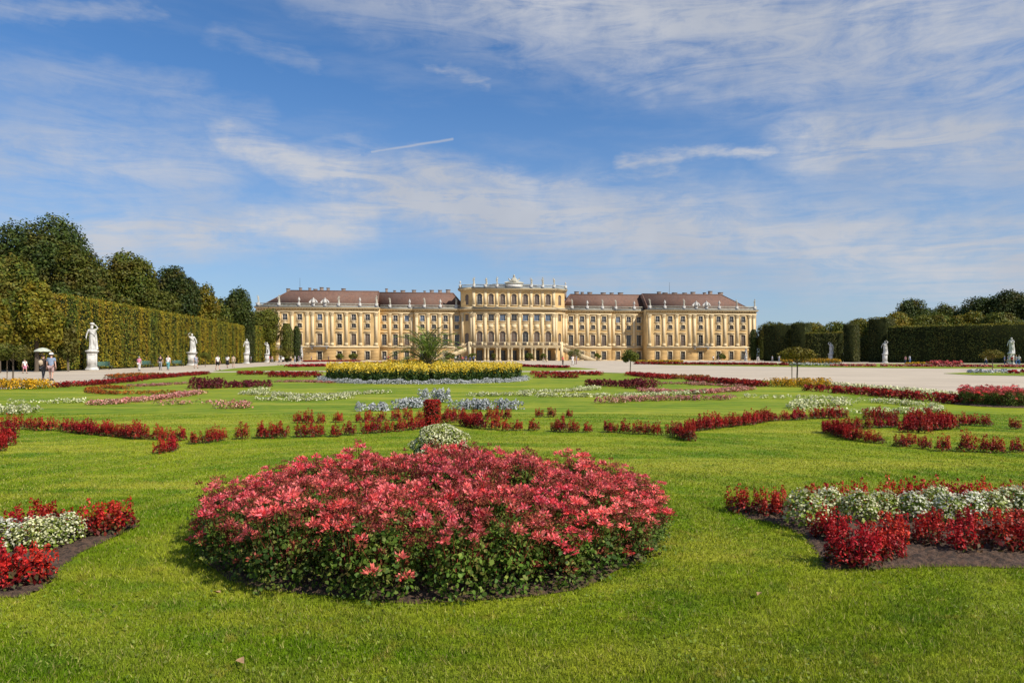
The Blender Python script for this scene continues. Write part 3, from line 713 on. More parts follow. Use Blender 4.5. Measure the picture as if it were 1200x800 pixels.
# ---- clipped flower mounds on the axis
r_ = np.random.default_rng(5)
X, Y = pd(517, 10.4)
o = empty('flower_mound', (X, Y, .035), 0, 'round white flowering mound behind the large coral bed', 'flower mound')
b = MB(); b.lathe([(.34, 0), (.36, .15), (.30, .3), (.15, .4), (.02, .43)], M['core'], n=16)
P, N = dome_pts(3200, .45, .53, r_, .02, .9); b.cards(P, .02, M['lf_white'], N=N, spread=.6, aspect=.6, r=r_); b.obj('foliage', o)
b = MB(); P, N = dome_pts(2300, .45, .53, r_, .05, .97); b.cards(P, .0165, M['pet_cream'], N=N, spread=.45, aspect=.8, r=r_); b.obj('blossoms', o)
X, Y = gp(506.5, 500)
b = MB(); b.lathe([(.14, 0), (.15, .2), (.14, .5), (.02, .52)], M['core'], n=12)
n = 2600; t = r_.uniform(0, 2 * PI, n); k = r_.random(n); z = r_.uniform(.0, .56, n)
top = r_.random(n) < .3; rad = np.where(top, .17 * np.sqrt(k), .175 + .02 * r_.normal(size=n) + .012 * np.sin(t * 5 + z * 30)); z = np.where(top, .56 + .02 * r_.random(n), z)
b.cards(np.stack([rad * np.cos(t), rad * np.sin(t), z], 1), .02, M['pet_red'], N=np.stack([np.cos(t), np.sin(t), .3 + 0 * t], 1), spread=.5, r=r_)
o = b.obj('flower_column'); o.location = (X, Y, .03); tag(o, 'upright clipped column of bright red flowers on the lawn', 'flower column')

# ---- ribbons of low bedding: masses nobody could count
def ribbon(pts, width, h, petal, leaf, label, dens=520, size=.03, name='flower_ribbon', leaf_frac=.45, cat='flower ribbon', clump=.22):
    """pts: (px,py) survey points of the line on the ground"""
    g_ = np.array([gp(*p) for p in pts]); mb = MB(); r = rng
    seg = np.hypot(*(g_[1:] - g_[:-1]).T); tot = seg.sum(); cum = np.concatenate([[0], np.cumsum(seg)])
    nc = max(4, int(tot * width / (clump * clump) * 1.9))
    nper = max(14, int(dens * clump * clump))
    tt = r.uniform(0, tot, nc); X = np.interp(tt, cum, g_[:, 0]); Y = np.interp(tt, cum, g_[:, 1])
    i = np.clip(np.searchsorted(cum, tt) - 1, 0, len(seg) - 1); d = (g_[i + 1] - g_[i]) / seg[i][:, None]
    off = r.uniform(-.5, .5, nc) * width * r.uniform(.75, 1.05, nc)
    X = X - d[:, 1] * off; Y = Y + d[:, 0] * off
    ch = h * r.uniform(.7, 1.15, nc)
    n = nc * nper
    cx = np.repeat(X, nper); cy = np.repeat(Y, nper); hh = np.repeat(ch, nper)
    t = r.uniform(0, 2 * PI, n); u = r.random(n) ** .7; rad = clump * .62 * np.sqrt(1 - u ** 2.5) * r.uniform(.7, 1, n)
    P = np.stack([cx + rad * np.cos(t), cy + rad * np.sin(t), .035 + hh * u], 1); N = np.stack([np.cos(t), np.sin(t), .4 + u], 1)
    isl = (r.random(n) < leaf_frac * (1.6 - 1.2 * u))
    mb.cards(P[isl], size, leaf, N=N[isl], spread=.6, aspect=.6, r=r); mb.cards(P[~isl], size, petal, N=N[~isl], spread=.5, aspect=.75, r=r)
    o = mb.obj(name); tag(o, label, cat, kind='stuff'); return o
Wt, Lw, Pk, Rs = M['pet_cream'], M['lf_white'], M['pet_pink'], M['lf_rust']
ribbon([(-60, 476), (5, 474.5), (60, 474), (105, 472.5)], .22, .16, Wt, Lw, 'thin line of white flowers at the far left of the lawn')
ribbon([(-40, 487), (10, 487), (47, 485)], 1.0, .26, Wt, Lw, 'thick block of white flowers at the left photo edge')
ribbon([(107, 476), (125, 475), (160, 472), (200, 467), (232, 462)], .75, .16, Pk, Rs, 'slanting ribbon of pale pink flowers on the left lawn')
ribbon([(180, 475.5), (215, 475), (250, 474)], .3, .15, Pk, Lw, 'thin pink and white line joining two pink ribbons on the left lawn')
ribbon([(250, 480), (296, 479)], .55, .25, Pk, Rs, 'thick short block of pink flowers ending the left pink ribbon')
ribbon([(210, 462), (170, 462.5), (130, 463), (107, 461), (108, 457.5), (125, 455.5), (150, 457)], .45, .15, M['pet_orange'], Rs, 'curled ribbon of dull orange flowers on the left lawn')
ribbon([(150, 454), (178, 453), (200, 451.5), (222, 450.5)], .6, .13, Pk, Rs, 'short faded pink ribbon above the curled orange one')
ribbon([(285, 463), (318, 464), (350, 467), (395, 466), (430, 462), (458, 462)], .5, .15, Wt, Lw, 'winding white ribbon left of the silver plants')
ribbon([(300, 470), (345, 471), (385, 470), (410, 467)], .35, .14, Wt, Lw, 'lower strand of the winding white ribbon on the left')
ribbon([(291, 461), (318, 460)], .6, .2, Wt, Lw, 'small white clump behind the winding white ribbon')
ribbon([(320, 448.5), (355, 448), (390, 449.5)], .6, .12, Pk, Rs, 'faint pink line left of the round yellow bed')
MR = (M['maroon'], M['maroon'])
ribbon([(223, 456), (262, 455.5)], 1.6, .48, *MR, 'tall maroon foliage clump at the left of the lawn', dens=420, size=.045, name='maroon_bedding', cat='maroon bedding')
ribbon([(262, 455), (316, 454)], .9, .33, *MR, 'lower maroon foliage band right of the tall maroon clump at left', dens=420, size=.045, name='maroon_bedding', cat='maroon bedding')
ribbon([(684, 452.5), (740, 454)], .9, .33, *MR, 'lower maroon foliage band on the right lawn', dens=420, size=.045, name='maroon_bedding', cat='maroon bedding')
ribbon([(738, 455), (764, 456)], 1.6, .46, *MR, 'tall maroon foliage clump ending the band on the right lawn', dens=420, size=.045, name='maroon_bedding', cat='maroon bedding')
RD = (M['pet_red'], M['pet_dkred'])
kw = dict(leaf_frac=.75, dens=280, size=.05, clump=.3)
ribbon([(63, 455), (110, 452), (160, 447)], .7, .26, *RD, 'red flower border along the left gravel walk, nearest stretch', **kw)
ribbon([(132, 444), (160, 442), (192, 442)], 1.4, .3, M['pet_orange'], Rs, 'orange red flower border along the left gravel walk', **kw)
ribbon([(160, 446), (192, 443), (240, 439)], .8, .26, *RD, 'red flower border along the left gravel walk, farther stretch', **kw)
ribbon([(279, 439.3), (320, 439.5), (377, 439.8)], 1.1, .3, *RD, 'straight far red band left of the yellow bed', **kw)
ribbon([(313, 442.3), (377, 442.6)], .7, .28, *RD, 'short second red band left of the yellow bed', **kw)
ribbon([(622, 439.5), (706, 439.8)], 1.1, .3, *RD, 'straight far red band right of the yellow bed', **kw)
ribbon([(627, 443.3), (678, 443.5)], .7, .25, *RD, 'short second red band right of the yellow bed', **kw)
ribbon([(548, 465), (600, 464.5), (650, 466), (700, 466), (750, 465.5), (800, 463), (822, 462)], .5, .15, Wt, Lw, 'long winding white ribbon right of the silver plants')
ribbon([(610, 461.5), (655, 460.5), (690, 458)], .5, .14, Wt, Lw, 'upper strand of the long white ribbon on the right')
ribbon([(676, 458), (702, 457.5)], .6, .2, Wt, Lw, 'small white clump under the right maroon band')
ribbon([(752, 459), (780, 461.5), (820, 462), (850, 460), (877, 457)], .8, .16, Pk, Rs, 'curved pale pink ribbon on the right lawn, upper one')
ribbon([(768, 450.5), (808, 450.8), (845, 453), (870, 454)], .45, .12, Pk, Rs, 'faint thin pink line behind the right pink ribbons')
ribbon([(808, 452), (828, 452)], .9, .2, Pk, Rs, 'small rosy pink clump on the right lawn')
ribbon([(698, 473.5), (733, 473)], .6, .24, Pk, Rs, 'thick short block of pink flowers beginning the right pink ribbon')
ribbon([(735, 471), (800, 470), (865, 469)], .6, .18, Pk, Rs, 'straight pale pink ribbon on the right lawn, lower one')
ribbon([(868, 467.5), (905, 468), (960, 469.5), (1000, 471), (1045, 474), (1102, 481)], .3, .16, Wt, Lw, 'thin white line sweeping across the right lawn')
ribbon([(928, 480), (948, 477), (995, 476.5)], .75, .22, Wt, Lw, 'thick block of white flowers starting the right white scroll')
ribbon([(926, 482), (980, 484.5), (1020, 485.5), (1060, 485.5), (1102, 483)], .35, .15, Wt, Lw, 'lower white strand of the right white scroll')
ribbon([(737, 440), (765, 443), (785, 445)], 1.0, .3, *RD, 'red flower border at the edge of the right gravel, farthest stretch', **kw)
ribbon([(775, 444), (830, 445)], 1.4, .3, M['pet_orange'], Rs, 'orange red flower border at the edge of the right gravel', **kw)
ribbon([(808, 447.5), (850, 450), (893, 454)], 1.1, .3, *RD, 'red flower border at the edge of the right gravel, middle stretch', **kw)
ribbon([(944, 458), (1000, 462.5), (1060, 468), (1128, 474.5)], .75, .28, *RD, 'red flower border along the right gravel beyond the yellow bed', **kw)
ribbon([(975, 453), (1050, 459), (1130, 468), (1150, 471)], .7, .2, Wt, M['lf_rust'], 'mixed white and red border outside the right red border', dens=260, size=.04)
YL = (M['pet_gold'], M['lf_dark'])
ribbon([(-20, 456), (30, 456.5), (62, 455.5)], 1.6, .45, *YL, 'golden yellow flower bed at the left photo edge', dens=380, size=.04, leaf_frac=.3, name='yellow_bedding', cat='yellow bedding')
ribbon([(898, 453), (935, 454), (970, 454)], 1.6, .42, *YL, 'golden yellow flower bed under the small tree on the right', dens=380, size=.04, leaf_frac=.3, name='yellow_bedding', cat='yellow bedding')
SV = (M['silver'], M['silver'])
ribbon([(492, 472.5), (526, 472.5)], .5, .42, *SV, 'silver grey foliage clump behind the red flower column', dens=1800, clump=.16, name='silver_plants', cat='silver plants')
ribbon([(418, 483), (455, 482.5)], .3, .24, *SV, 'silver grey plants in the low row left of the red column', dens=1800, clump=.16, name='silver_plants', cat='silver plants')
ribbon([(463, 481), (496, 478)], .35, .3, *SV, 'silver grey plants between the left silver row and the red column', dens=1800, clump=.16, name='silver_plants', cat='silver plants')
ribbon([(527, 480), (600, 481), (612, 481)], .35, .28, *SV, 'silver grey plants in the row right of the red column', dens=1800, clump=.16, name='silver_plants', cat='silver plants')
# far strips
fk = dict(leaf_frac=.6, dens=60, size=.11, clump=.7)
ribbon([(340, 430.3), (400, 429), (455, 427.8)], 2.5, .35, *RD, 'far dark red strip before the palace, left part', **fk)
ribbon([(455, 426), (495, 425.8), (530, 425.8)], 4, .75, *YL, 'far yellow bed behind the small palm', **fk)
ribbon([(545, 427.5), (600, 429.3), (660, 431.5)], 2.2, .3, *RD, 'far dark red strip before the terrace columns', **fk)
ribbon([(410, 426.3), (470, 426)], 3, .35, *RD, 'far dark red strip left of the small palm', **fk)
ribbon([(745, 426.8), (830, 427.3), (925, 428.3)], 2.5, .4, *RD, 'far red strip before the right palace wing', **fk)
ribbon([(740, 424.2), (800, 424.6)], 3, .5, *YL, 'far yellow strip below the right wing windows', **fk)
ribbon([(915, 425.5), (985, 425.8)], 4, .95, *YL, 'far golden bed right of the palace', **fk)
ribbon([(925, 428.6), (985, 429)], 2.5, .4, M['silver'], Lw, 'far silver green strip on the right', **fk)
ribbon([(975, 429.2), (1080, 429.8), (1330, 431.2)], 1.8, .35, M['pet_pink'], M['pet_red'], 'far pink and red strip before the dark hedge', **fk)
ribbon([(1090, 428.2), (1125, 428.3)], 3.5, .75, M['pet_coral'], M['pet_dkred'], 'far rosy mound of flowers before the dark hedge', **fk)
ribbon([(1062, 428), (1085, 428)], 3, .5, *YL, 'small far yellow clump before the dark hedge', **fk)
ribbon([(1140, 437.2), (1182, 437.4)], 1.2, .35, *SV, 'far silver strip on the lawn island at the right', **fk)
ribbon([(1184, 438), (1330, 440)], 1.2, .35, *RD, 'far red strip on the lawn island at the right', **fk)
ribbon([(355, 424), (420, 423.3)], 3, .35, *RD, 'farthest dark red strip below the left wing', **fk)

# round yellow bed with silver edging
cx, cy = gp(498, 450.5); R0 = 6.3; cy += R0; cx = (498 - 600) * cy / 800
r = np.random.default_rng(11)
b = MB(); nst = 2100
t = r.uniform(0, 2 * PI, nst); q = R0 * np.sqrt(r.random(nst)); X = cx + q * np.cos(t); Y = cy + q * np.sin(t); H = r.uniform(.78, 1.12, nst)
n = nst * 22; u = r.random(n); ix = np.repeat(np.arange(nst), 22); tt = r.uniform(0, 2 * PI, n); rr = .16 * (1.1 - u)
b.cards(np.stack([X[ix] + rr * np.cos(tt), Y[ix] + rr * np.sin(tt), H[ix] * u * .82], 1), .085, M['lf_dark'], N=np.stack([np.cos(tt), np.sin(tt), .3 + 0 * u], 1), spread=.5, aspect=.4, r=r)
tag(b.obj('canna_foliage'), 'dark green leaves under the yellow blooms of the round bed', 'bed foliage', kind='stuff')
b = MB(); n = nst * 13; ix = np.repeat(np.arange(nst), 13)
b.cards(np.stack([X[ix] + r.normal(size=n) * .055, Y[ix] + r.normal(size=n) * .055, H[ix] * (1 + .10 - .42 * r.random(n) ** 1.8)], 1), .05, M['pet_yel'], spread=1, aspect=.7, r=r)
tag(b.obj('yellow_blossoms'), 'yellow blooms massed on the round bed around the palm', 'yellow flowers', kind='stuff')
b = MB(); n = 15000; t = r.uniform(0, 2 * PI, n); cl = .24 + .09 * np.sin(t * 31) * np.sin(t * 17 + 1); z = r.random(n) * cl; q = R0 + .28 + r.normal(size=n) * .11
b.cards(np.stack([cx + q * np.cos(t), cy + q * np.sin(t), .035 + z], 1), .035, M['silver'], N=np.stack([np.cos(t), np.sin(t), 1 + 0 * t], 1), r=r)
tag(b.obj('silver_edging'), 'ring of silver grey plants edging the round yellow bed', 'silver edging', kind='stuff')

# round pink bed at the right photo edge
bc = (gp(1212, 479)[0], gp(1212, 479)[1] + 1.25); soil_disc(bc, 1.42)
for x, y, q, dx, dy in hexgrid(bc, 1.2, .38):
    put_geranium(x, y, rng.uniform(.95, 1.15), 'coral pink flowering plant in the round bed at the right photo edge', 'coral pink plants of the round bed at the right photo edge')
# right of the scroll: single green plant
X, Y = gp(1155, 501)

# fallen leaves
fm = solid_mat('dry_tan_leaf', (0.42, 0.26, 0.13), 0.8, var=.2, scale=20)
for x, y, lb in [(254, 705, 'dry curled leaf on the grass left of the coral bed'), (282, 789, 'small dry leaf near the bottom photo edge'), (890, 707, 'dry leaf on the grass below the right bed')]:
    X, Y = gp(x, y); b = MB(); b.add([(-.035, 0, 0), (-.01, -.02, .012), (.04, 0, .006), (-.005, .022, .015), (0, 0, -.002)], [(0, 1, 4), (1, 2, 4), (2, 3, 4), (3, 0, 4)], fm)
    o = b.obj('fallen_leaf'); o.location = (X, Y, .062); o.rotation_euler = (0.2, .1, x); tag(o, lb, 'fallen leaf')
# ================================================================ skinned figures (people, statues)
def skin(verts, edges, radii, sub=1, root=0, smooth=True):
    me = bpy.data.meshes.new('skel'); me.from_pydata([tuple(v) for v in verts], edges, [])
    o = bpy.data.objects.new('skel', me); COL.objects.link(o)
    md = o.modifiers.new('s', 'SKIN'); md.use_smooth_shade = smooth
    for i, sv in enumerate(me.skin_vertices[0].data):
        rr = radii[i]; sv.radius = rr if isinstance(rr, tuple) else (rr, rr); sv.use_root = (i == root)
    ss = o.modifiers.new('u', 'SUBSURF'); ss.levels = sub; ss.render_levels = sub
    dg = bpy.context.evaluated_depsgraph_get(); ev = o.evaluated_get(dg)
    out = bpy.data.meshes.new_from_object(ev); bpy.data.objects.remove(o); bpy.data.meshes.remove(me)
    if smooth: out.polygons.foreach_set('use_smooth', [True] * len(out.polygons))
    return out
def mesh_arrays(me):
    V = np.empty(len(me.vertices) * 3); me.vertices.foreach_get('co', V)
    return V.reshape(-1, 3), [tuple(p.vertices) for p in me.polygons]

def pose(stride=0.0, arms=(0.15, 0.15), raise_r=False, raise_l=False, lean=0.0, sit=False, contrapposto=0.0, hold=False):
    """joint positions of a 1.75 m adult facing -Y"""
    J = {}
    hz_ = .94 if not sit else .50
    J['pelvis'] = (0, 0, hz_)
    J['waist'] = (0, -.01, hz_ + .17); J['chest'] = (0, -.01 - lean, hz_ + .38); J['neck'] = (0, -.01 - lean, hz_ + .54)
    J['chin'] = (0, -.03 - lean, hz_ + .60); J['head'] = (0, -.025 - lean, hz_ + .70); J['crown'] = (0, -.01 - lean, hz_ + .775)
    for s, n, st in ((1, 'l', stride), (-1, 'r', -stride)):
        J['hip' + n] = (.09 * s, 0, hz_ - .05)
        if sit:
            J['kn' + n] = (.12 * s, -.42, .48); J['an' + n] = (.12 * s, -.42, .09); J['toe' + n] = (.13 * s, -.58, .04)
        else:
            J['kn' + n] = (.10 * s + contrapposto * (.04 if s > 0 else 0), -st * .5 - .03 - contrapposto * (.10 if s > 0 else 0), .50)
            ay = -st * .9 if st > 0 else -st * 1.1
            az_ = .09 if st >= 0 else .15
            J['an' + n] = (.10 * s, ay, az_); J['toe' + n] = (.12 * s, ay - .16, .035 if st >= 0 else .05)
        J['sh' + n] = (.19 * s, -.01 - lean, hz_ + .48)
        up = raise_l if s > 0 else raise_r
        sw = -st * .55
        if up:
            J['el' + n] = (.36 * s, -.05, hz_ + .62); J['wr' + n] = (.20 * s, -.08, hz_ + .84); J['ha' + n] = (.13 * s, -.09, hz_ + .90)
        elif hold and s > 0:
            J['el' + n] = (.25 * s, -.06, hz_ + .22); J['wr' + n] = (.17 * s, -.28, hz_ + .32); J['ha' + n] = (.15 * s, -.35, hz_ + .36)
        else:
            a = arms[0 if s > 0 else 1]
            J['el' + n] = (.19 * s + a * .35 * s, .02 - sw * -.3, hz_ + .20); J['wr' + n] = (.20 * s + a * .5 * s, -.04 + sw * .9, hz_ - .05)
            J['ha' + n] = (.20 * s + a * .5 * s, -.06 + sw, hz_ - .14)
    return J
RAD = dict(pelvis=(.15, .11), waist=(.125, .095), chest=(.165, .11), neck=.055, chin=.062, head=(.078, .092), crown=.055, hipl=.088, hipr=.088, knl=.056, knr=.056, anl=.036, anr=.036,
           toel=(.04, .025), toer=(.04, .025), shl=.062, shr=.062, ell=.041, elr=.041, wrl=.027, wrr=.027, hal=(.040, .018), har=(.040, .018))
CH = [('pelvis', 'waist'), ('waist', 'chest'), ('chest', 'neck'), ('neck', 'chin'), ('chin', 'head'), ('head', 'crown')] + \
     [(a + n, b + n) if a not in ('pelvis', 'chest') else (a, b + n) for n in 'lr' for a, b in (('pelvis', 'hip'), ('hip', 'kn'), ('kn', 'an'), ('an', 'toe'), ('chest', 'sh'), ('sh', 'el'), ('el', 'wr'), ('wr', 'ha'))]
def build_chain(J, keys, chains, rad, grow=0.0, sub=1):
    ks = list(keys); idx = {k: i for i, k in enumerate(ks)}
    R = []
    for k in ks:
        r0 = rad[k]; R.append(tuple(x + grow for x in r0) if isinstance(r0, tuple) else r0 + grow)
    return skin([J[k] for k in ks], [(idx[a], idx[b]) for a, b in chains if a in idx and b in idx], R, sub)
def add_hands_face(mb, J, m, r=None):
    for n, s in (('l', 1), ('r', -1)):
        w = np.array(J['wr' + n]); h = np.array(J['ha' + n]); d = h - w; d /= np.linalg.norm(d)
        side = np.cross(d, [0, 0, 1.0]) if abs(d[2]) < .8 else np.array([0, 1.0, 0]); side /= np.linalg.norm(side)
        nrm = np.cross(d, side)
        for i, (o_, ln) in enumerate(((-.027, .07), (-.009, .085), (.009, .08), (.027, .062))):
            a = h + side * o_ + d * .02
            mb.tube([a, a + d * ln * .55 + nrm * .004, a + d * ln * .9 + nrm * .022], [.0095, .0085, .006], m, 5)
        a = w + d * .03 + side * -.03
        mb.tube([a, a - side * .025 + d * .03, a - side * .030 + d * .06], [.011, .0095, .007], m, 5)
    hd = np.array(J['head'])
    mb.tube([hd + [0, -.088, .01], hd + [0, -.108, -.018], hd + [0, -.092, -.03]], [.008, .014, .01], m, 6)     # nose
    for s in (1, -1): mb.tube([hd + [.076 * s, .005, .015], hd + [.084 * s, .012, 0], hd + [.076 * s, .008, -.025]], [.008, .013, .007], m, 6)
SK = solid_mat('skin', (0.55, 0.33, 0.24), 0.6, var=.05)
HAIRM = {k: solid_mat(k + '_hair', c, 0.7) for k, c in dict(brown=(.06, .035, .02), black=(.015, .012, .01), blond=(.35, .24, .11), grey=(.35, .34, .33)).items()}
DARKM = solid_mat('dark_mouth_and_eyes', (.03, .02, .02), .5)
CLM = {}
def cloth(name, c):
    if name not in CLM: CLM[name] = solid_mat(name + '_cloth', c, 0.85, 0.15, var=.12, scale=6)
    return CLM[name]
CC = dict(white=(.75, .73, .70), black=(.02, .02, .022), grey=(.25, .26, .28), bluegrey=(.24, .30, .40), beige=(.45, .36, .25), pink=(.70, .28, .38), navy=(.03, .05, .14), teal=(.15, .40, .42),
          red=(.50, .04, .04), khaki=(.30, .25, .16), mauve=(.38, .26, .24), blue=(.07, .16, .42), darkbrown=(.07, .05, .04), yellow=(.6, .45, .08), darkgrey=(.07, .07, .075))
def person(x, y, rz, label, top='white', bottom='black', hair='brown', legs='long', hat=None, bag=None, height=1.72, group='people strolling in the garden', sleeves='short', cat='person', prop=None, **pk):
    J = pose(**pk); s = height / 1.75
    o = empty('person', (x, y, 0.0), rz, label, cat, group); o.scale = (s,) * 3
    body = build_chain(J, RAD.keys(), CH, RAD); mb = MB(); V, F = mesh_arrays(body); mb.add(V, F, SK); add_hands_face(mb, J, SK)
    hd = np.array(J['head'])
    for sx_ in (1, -1): mb.lathe([(.009, -.009), (.012, 0), (.009, .009)], DARKM, c=hd + [.030 * sx_, -.088, .016], n=6)
    mb.box(hd[0] - .022, hd[0] + .022, hd[1] - .092, hd[1] - .080, hd[2] - .050, hd[2] - .044, DARKM)
    mb.obj('body', o, True)
    cm = cloth(top, CC[top])
    ks = ['waist', 'pelvis', 'chest', 'neck', 'shl', 'shr', 'ell', 'elr'] + (['wrl', 'wrr'] if sleeves == 'long' else [])
    J2 = dict(J); R2 = dict(RAD)
    J2['neck'] = (J['neck'][0], J['neck'][1] + .01, J['neck'][2] - .045); R2['neck'] = .075; R2['chest'] = (.175, .125); R2['shl'] = R2['shr'] = .07
    if sleeves == 'short':
        for n in 'lr':
            a, b = np.array(J['sh' + n]), np.array(J['el' + n]); J2['el' + n] = tuple(a + (b - a) * .7); R2['el' + n] = .052
    me = build_chain(J2, ks, CH, R2, .016); me.materials.append(cm); link('shirt', me, o)
    bm_ = cloth(bottom, CC[bottom]); J2 = dict(J); R2 = dict(RAD)
    if legs == 'skirt':
        mb = MB(); pz = J['pelvis'][2]
        mb.lathe([(.13, pz + .12), (.165, pz), (.20, pz - .25), (.25, pz - .50), (.24, pz - .505), (.12, pz - .2)], bm_, n=18, sy=.8, c=(0, 0, 0)); mb.obj('skirt', o, True)
    else:
        if legs == 'short':
            for n in 'lr':
                a, b = np.array(J['hip' + n]), np.array(J['kn' + n]); J2['kn' + n] = tuple(a + (b - a) * .95); R2['kn' + n] = .075
            ks = ['pelvis', 'hipl', 'hipr', 'knl', 'knr']
        else:
            ks = ['pelvis', 'hipl', 'hipr', 'knl', 'knr', 'anl', 'anr']; R2['anl'] = R2['anr'] = .045
        me = build_chain(J2, ks, CH, R2, .016); me.materials.append(bm_); link('trousers' if legs == 'long' else 'shorts', me, o)
    mb = MB(); sm_ = cloth('darkbrown', CC['darkbrown'])
    for n in 'lr':
        a = np.array(J['an' + n]); t = np.array(J['toe' + n]); mb.tube([a + [0, .05, -.045], a + [0, 0, -.035], t + [0, .02, .0], t + [0, -.05, -.005]], [.035, .045, .045, .025], sm_, 8)
    mb.obj('shoes', o, True)
    mb = MB(); hm = HAIRM[hair]; hd = np.array(J['head'])
    mb.lathe([(.089, -.02), (.096, .03), (.090, .075), (.055, .112), (.01, .122)], hm, c=hd + [0, .018, .005], n=14, sy=1.05)
    if pk.get('stride', 0) and legs == 'skirt' or hair == 'blond': mb.tube([hd + [0, .085, .03], hd + [0, .11, -.08], hd + [0, .10, -.2]], [.07, .075, .04], hm, 8)
    mb.obj('hair', o, True)
    if hat:
        mb = MB(); mb.lathe([(.165, .055), (.17, .060), (.115, .075), (.112, .14), (.08, .172), (.01, .18)], cloth(hat, CC[hat]), c=hd + [0, .01, 0], n=16); mb.obj('hat', o, True)
    if bag:
        mb = MB(); cz = J['chest'][2]; mb.tube([(0, .16, cz - .26), (0, .19, cz - .22), (0, .19, cz + .02), (0, .15, cz + .08)], [.09, .14, .13, .06], cloth(bag, CC[bag]), 10); mb.obj('backpack', o, True)
    return o, J, s

# ---- marble figures
def statue_figure(k):
    r = random.Random(k)
    J = pose(raise_r=k % 4 in (1,), raise_l=k % 4 in (0, 2), contrapposto=1.0, arms=(r.uniform(.1, .5), r.uniform(.1, .4)), hold=k % 4 == 3, lean=.01)
    J = {a: (b[0] + .02 * math.sin(b[2] * 3 + k), b[1], b[2]) for a, b in J.items()}
    mb = MB(); m = M['stone_white']
    V, F = mesh_arrays(build_chain(J, RAD.keys(), CH, RAD, .012)); mb.add(V, F, m); add_hands_face(mb, J, m)
    # robe: folded skirt wrapped round the legs
    n = 30; prof = [(.155, 1.12), (.175, .98), (.185, .80), (.17, .55), (.18, .30), (.215, .06), (.21, 0.0)] if k % 3 != 1 else [(.14, 1.0), (.17, .92), (.16, .75), (.10, .62), (.06, .6)]
    Vv = []; Ff = []
    for i, (q, z) in enumerate(prof):
        for j in range(n):
            t = 2 * PI * j / n; f = 1 + .09 * math.sin(7 * t + z * 4 + k) + .05 * math.sin(13 * t + z * 7)
            Vv.append((q * f * math.cos(t), q * f * math.sin(t) * .8, z))
    for i in range(len(prof) - 1):
        for j in range(n): Ff.append((i * n + j, (i + 1) * n + j, (i + 1) * n + (j + 1) % n, i * n + (j + 1) % n))
    mb.add(Vv, Ff, m)
    mb.tube([(-.16, .02, 1.42), (-.02, -.14, 1.22), (.15, -.12, 1.02), (.17, .05, .9)], [.035, .045, .055, .04], m, 8)   # sash
    mb.tube([(.19, .10, 1.4), (.22, .12, 1.0), (.24, .12, .5), (.26, .14, .02)], [.03, .06, .08, .10], m, 8)              # hanging cloak
    hd = J['head']; mb.lathe([(.085, -.02), (.10, .03), (.09, .08), (.05, .115), (.01, .12)], m, c=(hd[0], hd[1] + .02, hd[2]), n=12)
    if k % 4 == 0: mb.lathe([(.03, 0), (.12, .05), (.15, .12), (.12, .19), (.05, .22)], m, c=(0, -.03, 1.74), n=12)          # basket on the head
    # rocky plinth & stump
    mb.lathe([(.32, -.10), (.33, -.02), (.27, 0), (.1, .02)], m, n=12); mb.tube([(.2, .16, -.02), (.2, .16, .45), (.17, .12, .75)], [.10, .08, .05], m, 8)
    return mb.mesh('marble_figure', True)
FIG = [statue_figure(k) for k in range(6)]
def pedestal_mesh(h=2.2, w=1.35):
    mb = MB(); m = M['stone_grey']; m2 = M['stone_white']
    a = w / 2
    mb.box(-a - .16, a + .16, -a - .16, a + .16, 0, .22, m2)
    mb.box(-a - .06, a + .06, -a - .06, a + .06, .22, .36, m2)
    mb.box(-a, a, -a, a, .36, h - .28, m2)
    for s in (-1, 1):    # raised field frames
        for (x0, x1, z0, z1) in ((-a + .12, a - .12, .5, .56), (-a + .12, a - .12, h - .48, h - .42), (-a + .12, -a + .18, .56, h - .48), (a - .18, a - .12, .56, h - .48)):
            mb.box(x0, x1, s * a - (.0 if s > 0 else .025), s * a + (.025 if s > 0 else 0), z0, z1, m2)
    mb.box(-a - .08, a + .08, -a - .08, a + .08, h - .28, h - .16, m2); mb.box(-a - .16, a + .16, -a - .16, a + .16, h - .16, h, m2)
    return mb.mesh('stone_pedestal')
PED = pedestal_mesh(w=1.0)
RFIG = []
for f_ in FIG:
    f2 = f_.copy(); f2.materials.clear(); f2.materials.append(M['balus']); RFIG.append(f2)
def garden_statue(px, d, ht, label, k, rz=0.0, wide=1.0):
    x, y = pd(px, d); o = empty('garden_statue', (x, y, 0), rz, label, 'statue', 'marble statues along the walks')
    p = link('pedestal', PED, o); ph = .42 * ht; p.scale = (ph / 2.2 * .95 * wide, ph / 2.2 * .95 * wide, ph / 2.2)
    f = link('figure', FIG[k % len(FIG)], o, (0, 0, ph + .1)); s = (ht - ph - .1) / (1.92 if k % 4 == 0 else 1.76); f.scale = (s * 1.05, s * 1.05, s)
for i, (px, d, ht, k, lb) in enumerate([(108, 76, 5.25, 0, 'largest white marble statue on a pedestal, raised arm, nearest on the left walk'), (225, 113, 5.3, 5, 'white marble statue on a wide pedestal, second along the left walk'),
        (289, 141, 5.1, 3, 'white marble statue on a pedestal, third along the left walk'), (313, 172, 5.0, 1, 'white marble statue in front of a brownish hedge, fourth along the left walk'),
        (329.5, 192, 5.0, 2, 'small far white statue, fifth along the left walk'), (353, 210, 4.6, 4, 'white statue standing before the left end of the palace')]):
    garden_statue(px, d, ht, lb, k, .5 - i * .1, 1.25 if i == 1 else 1.0)
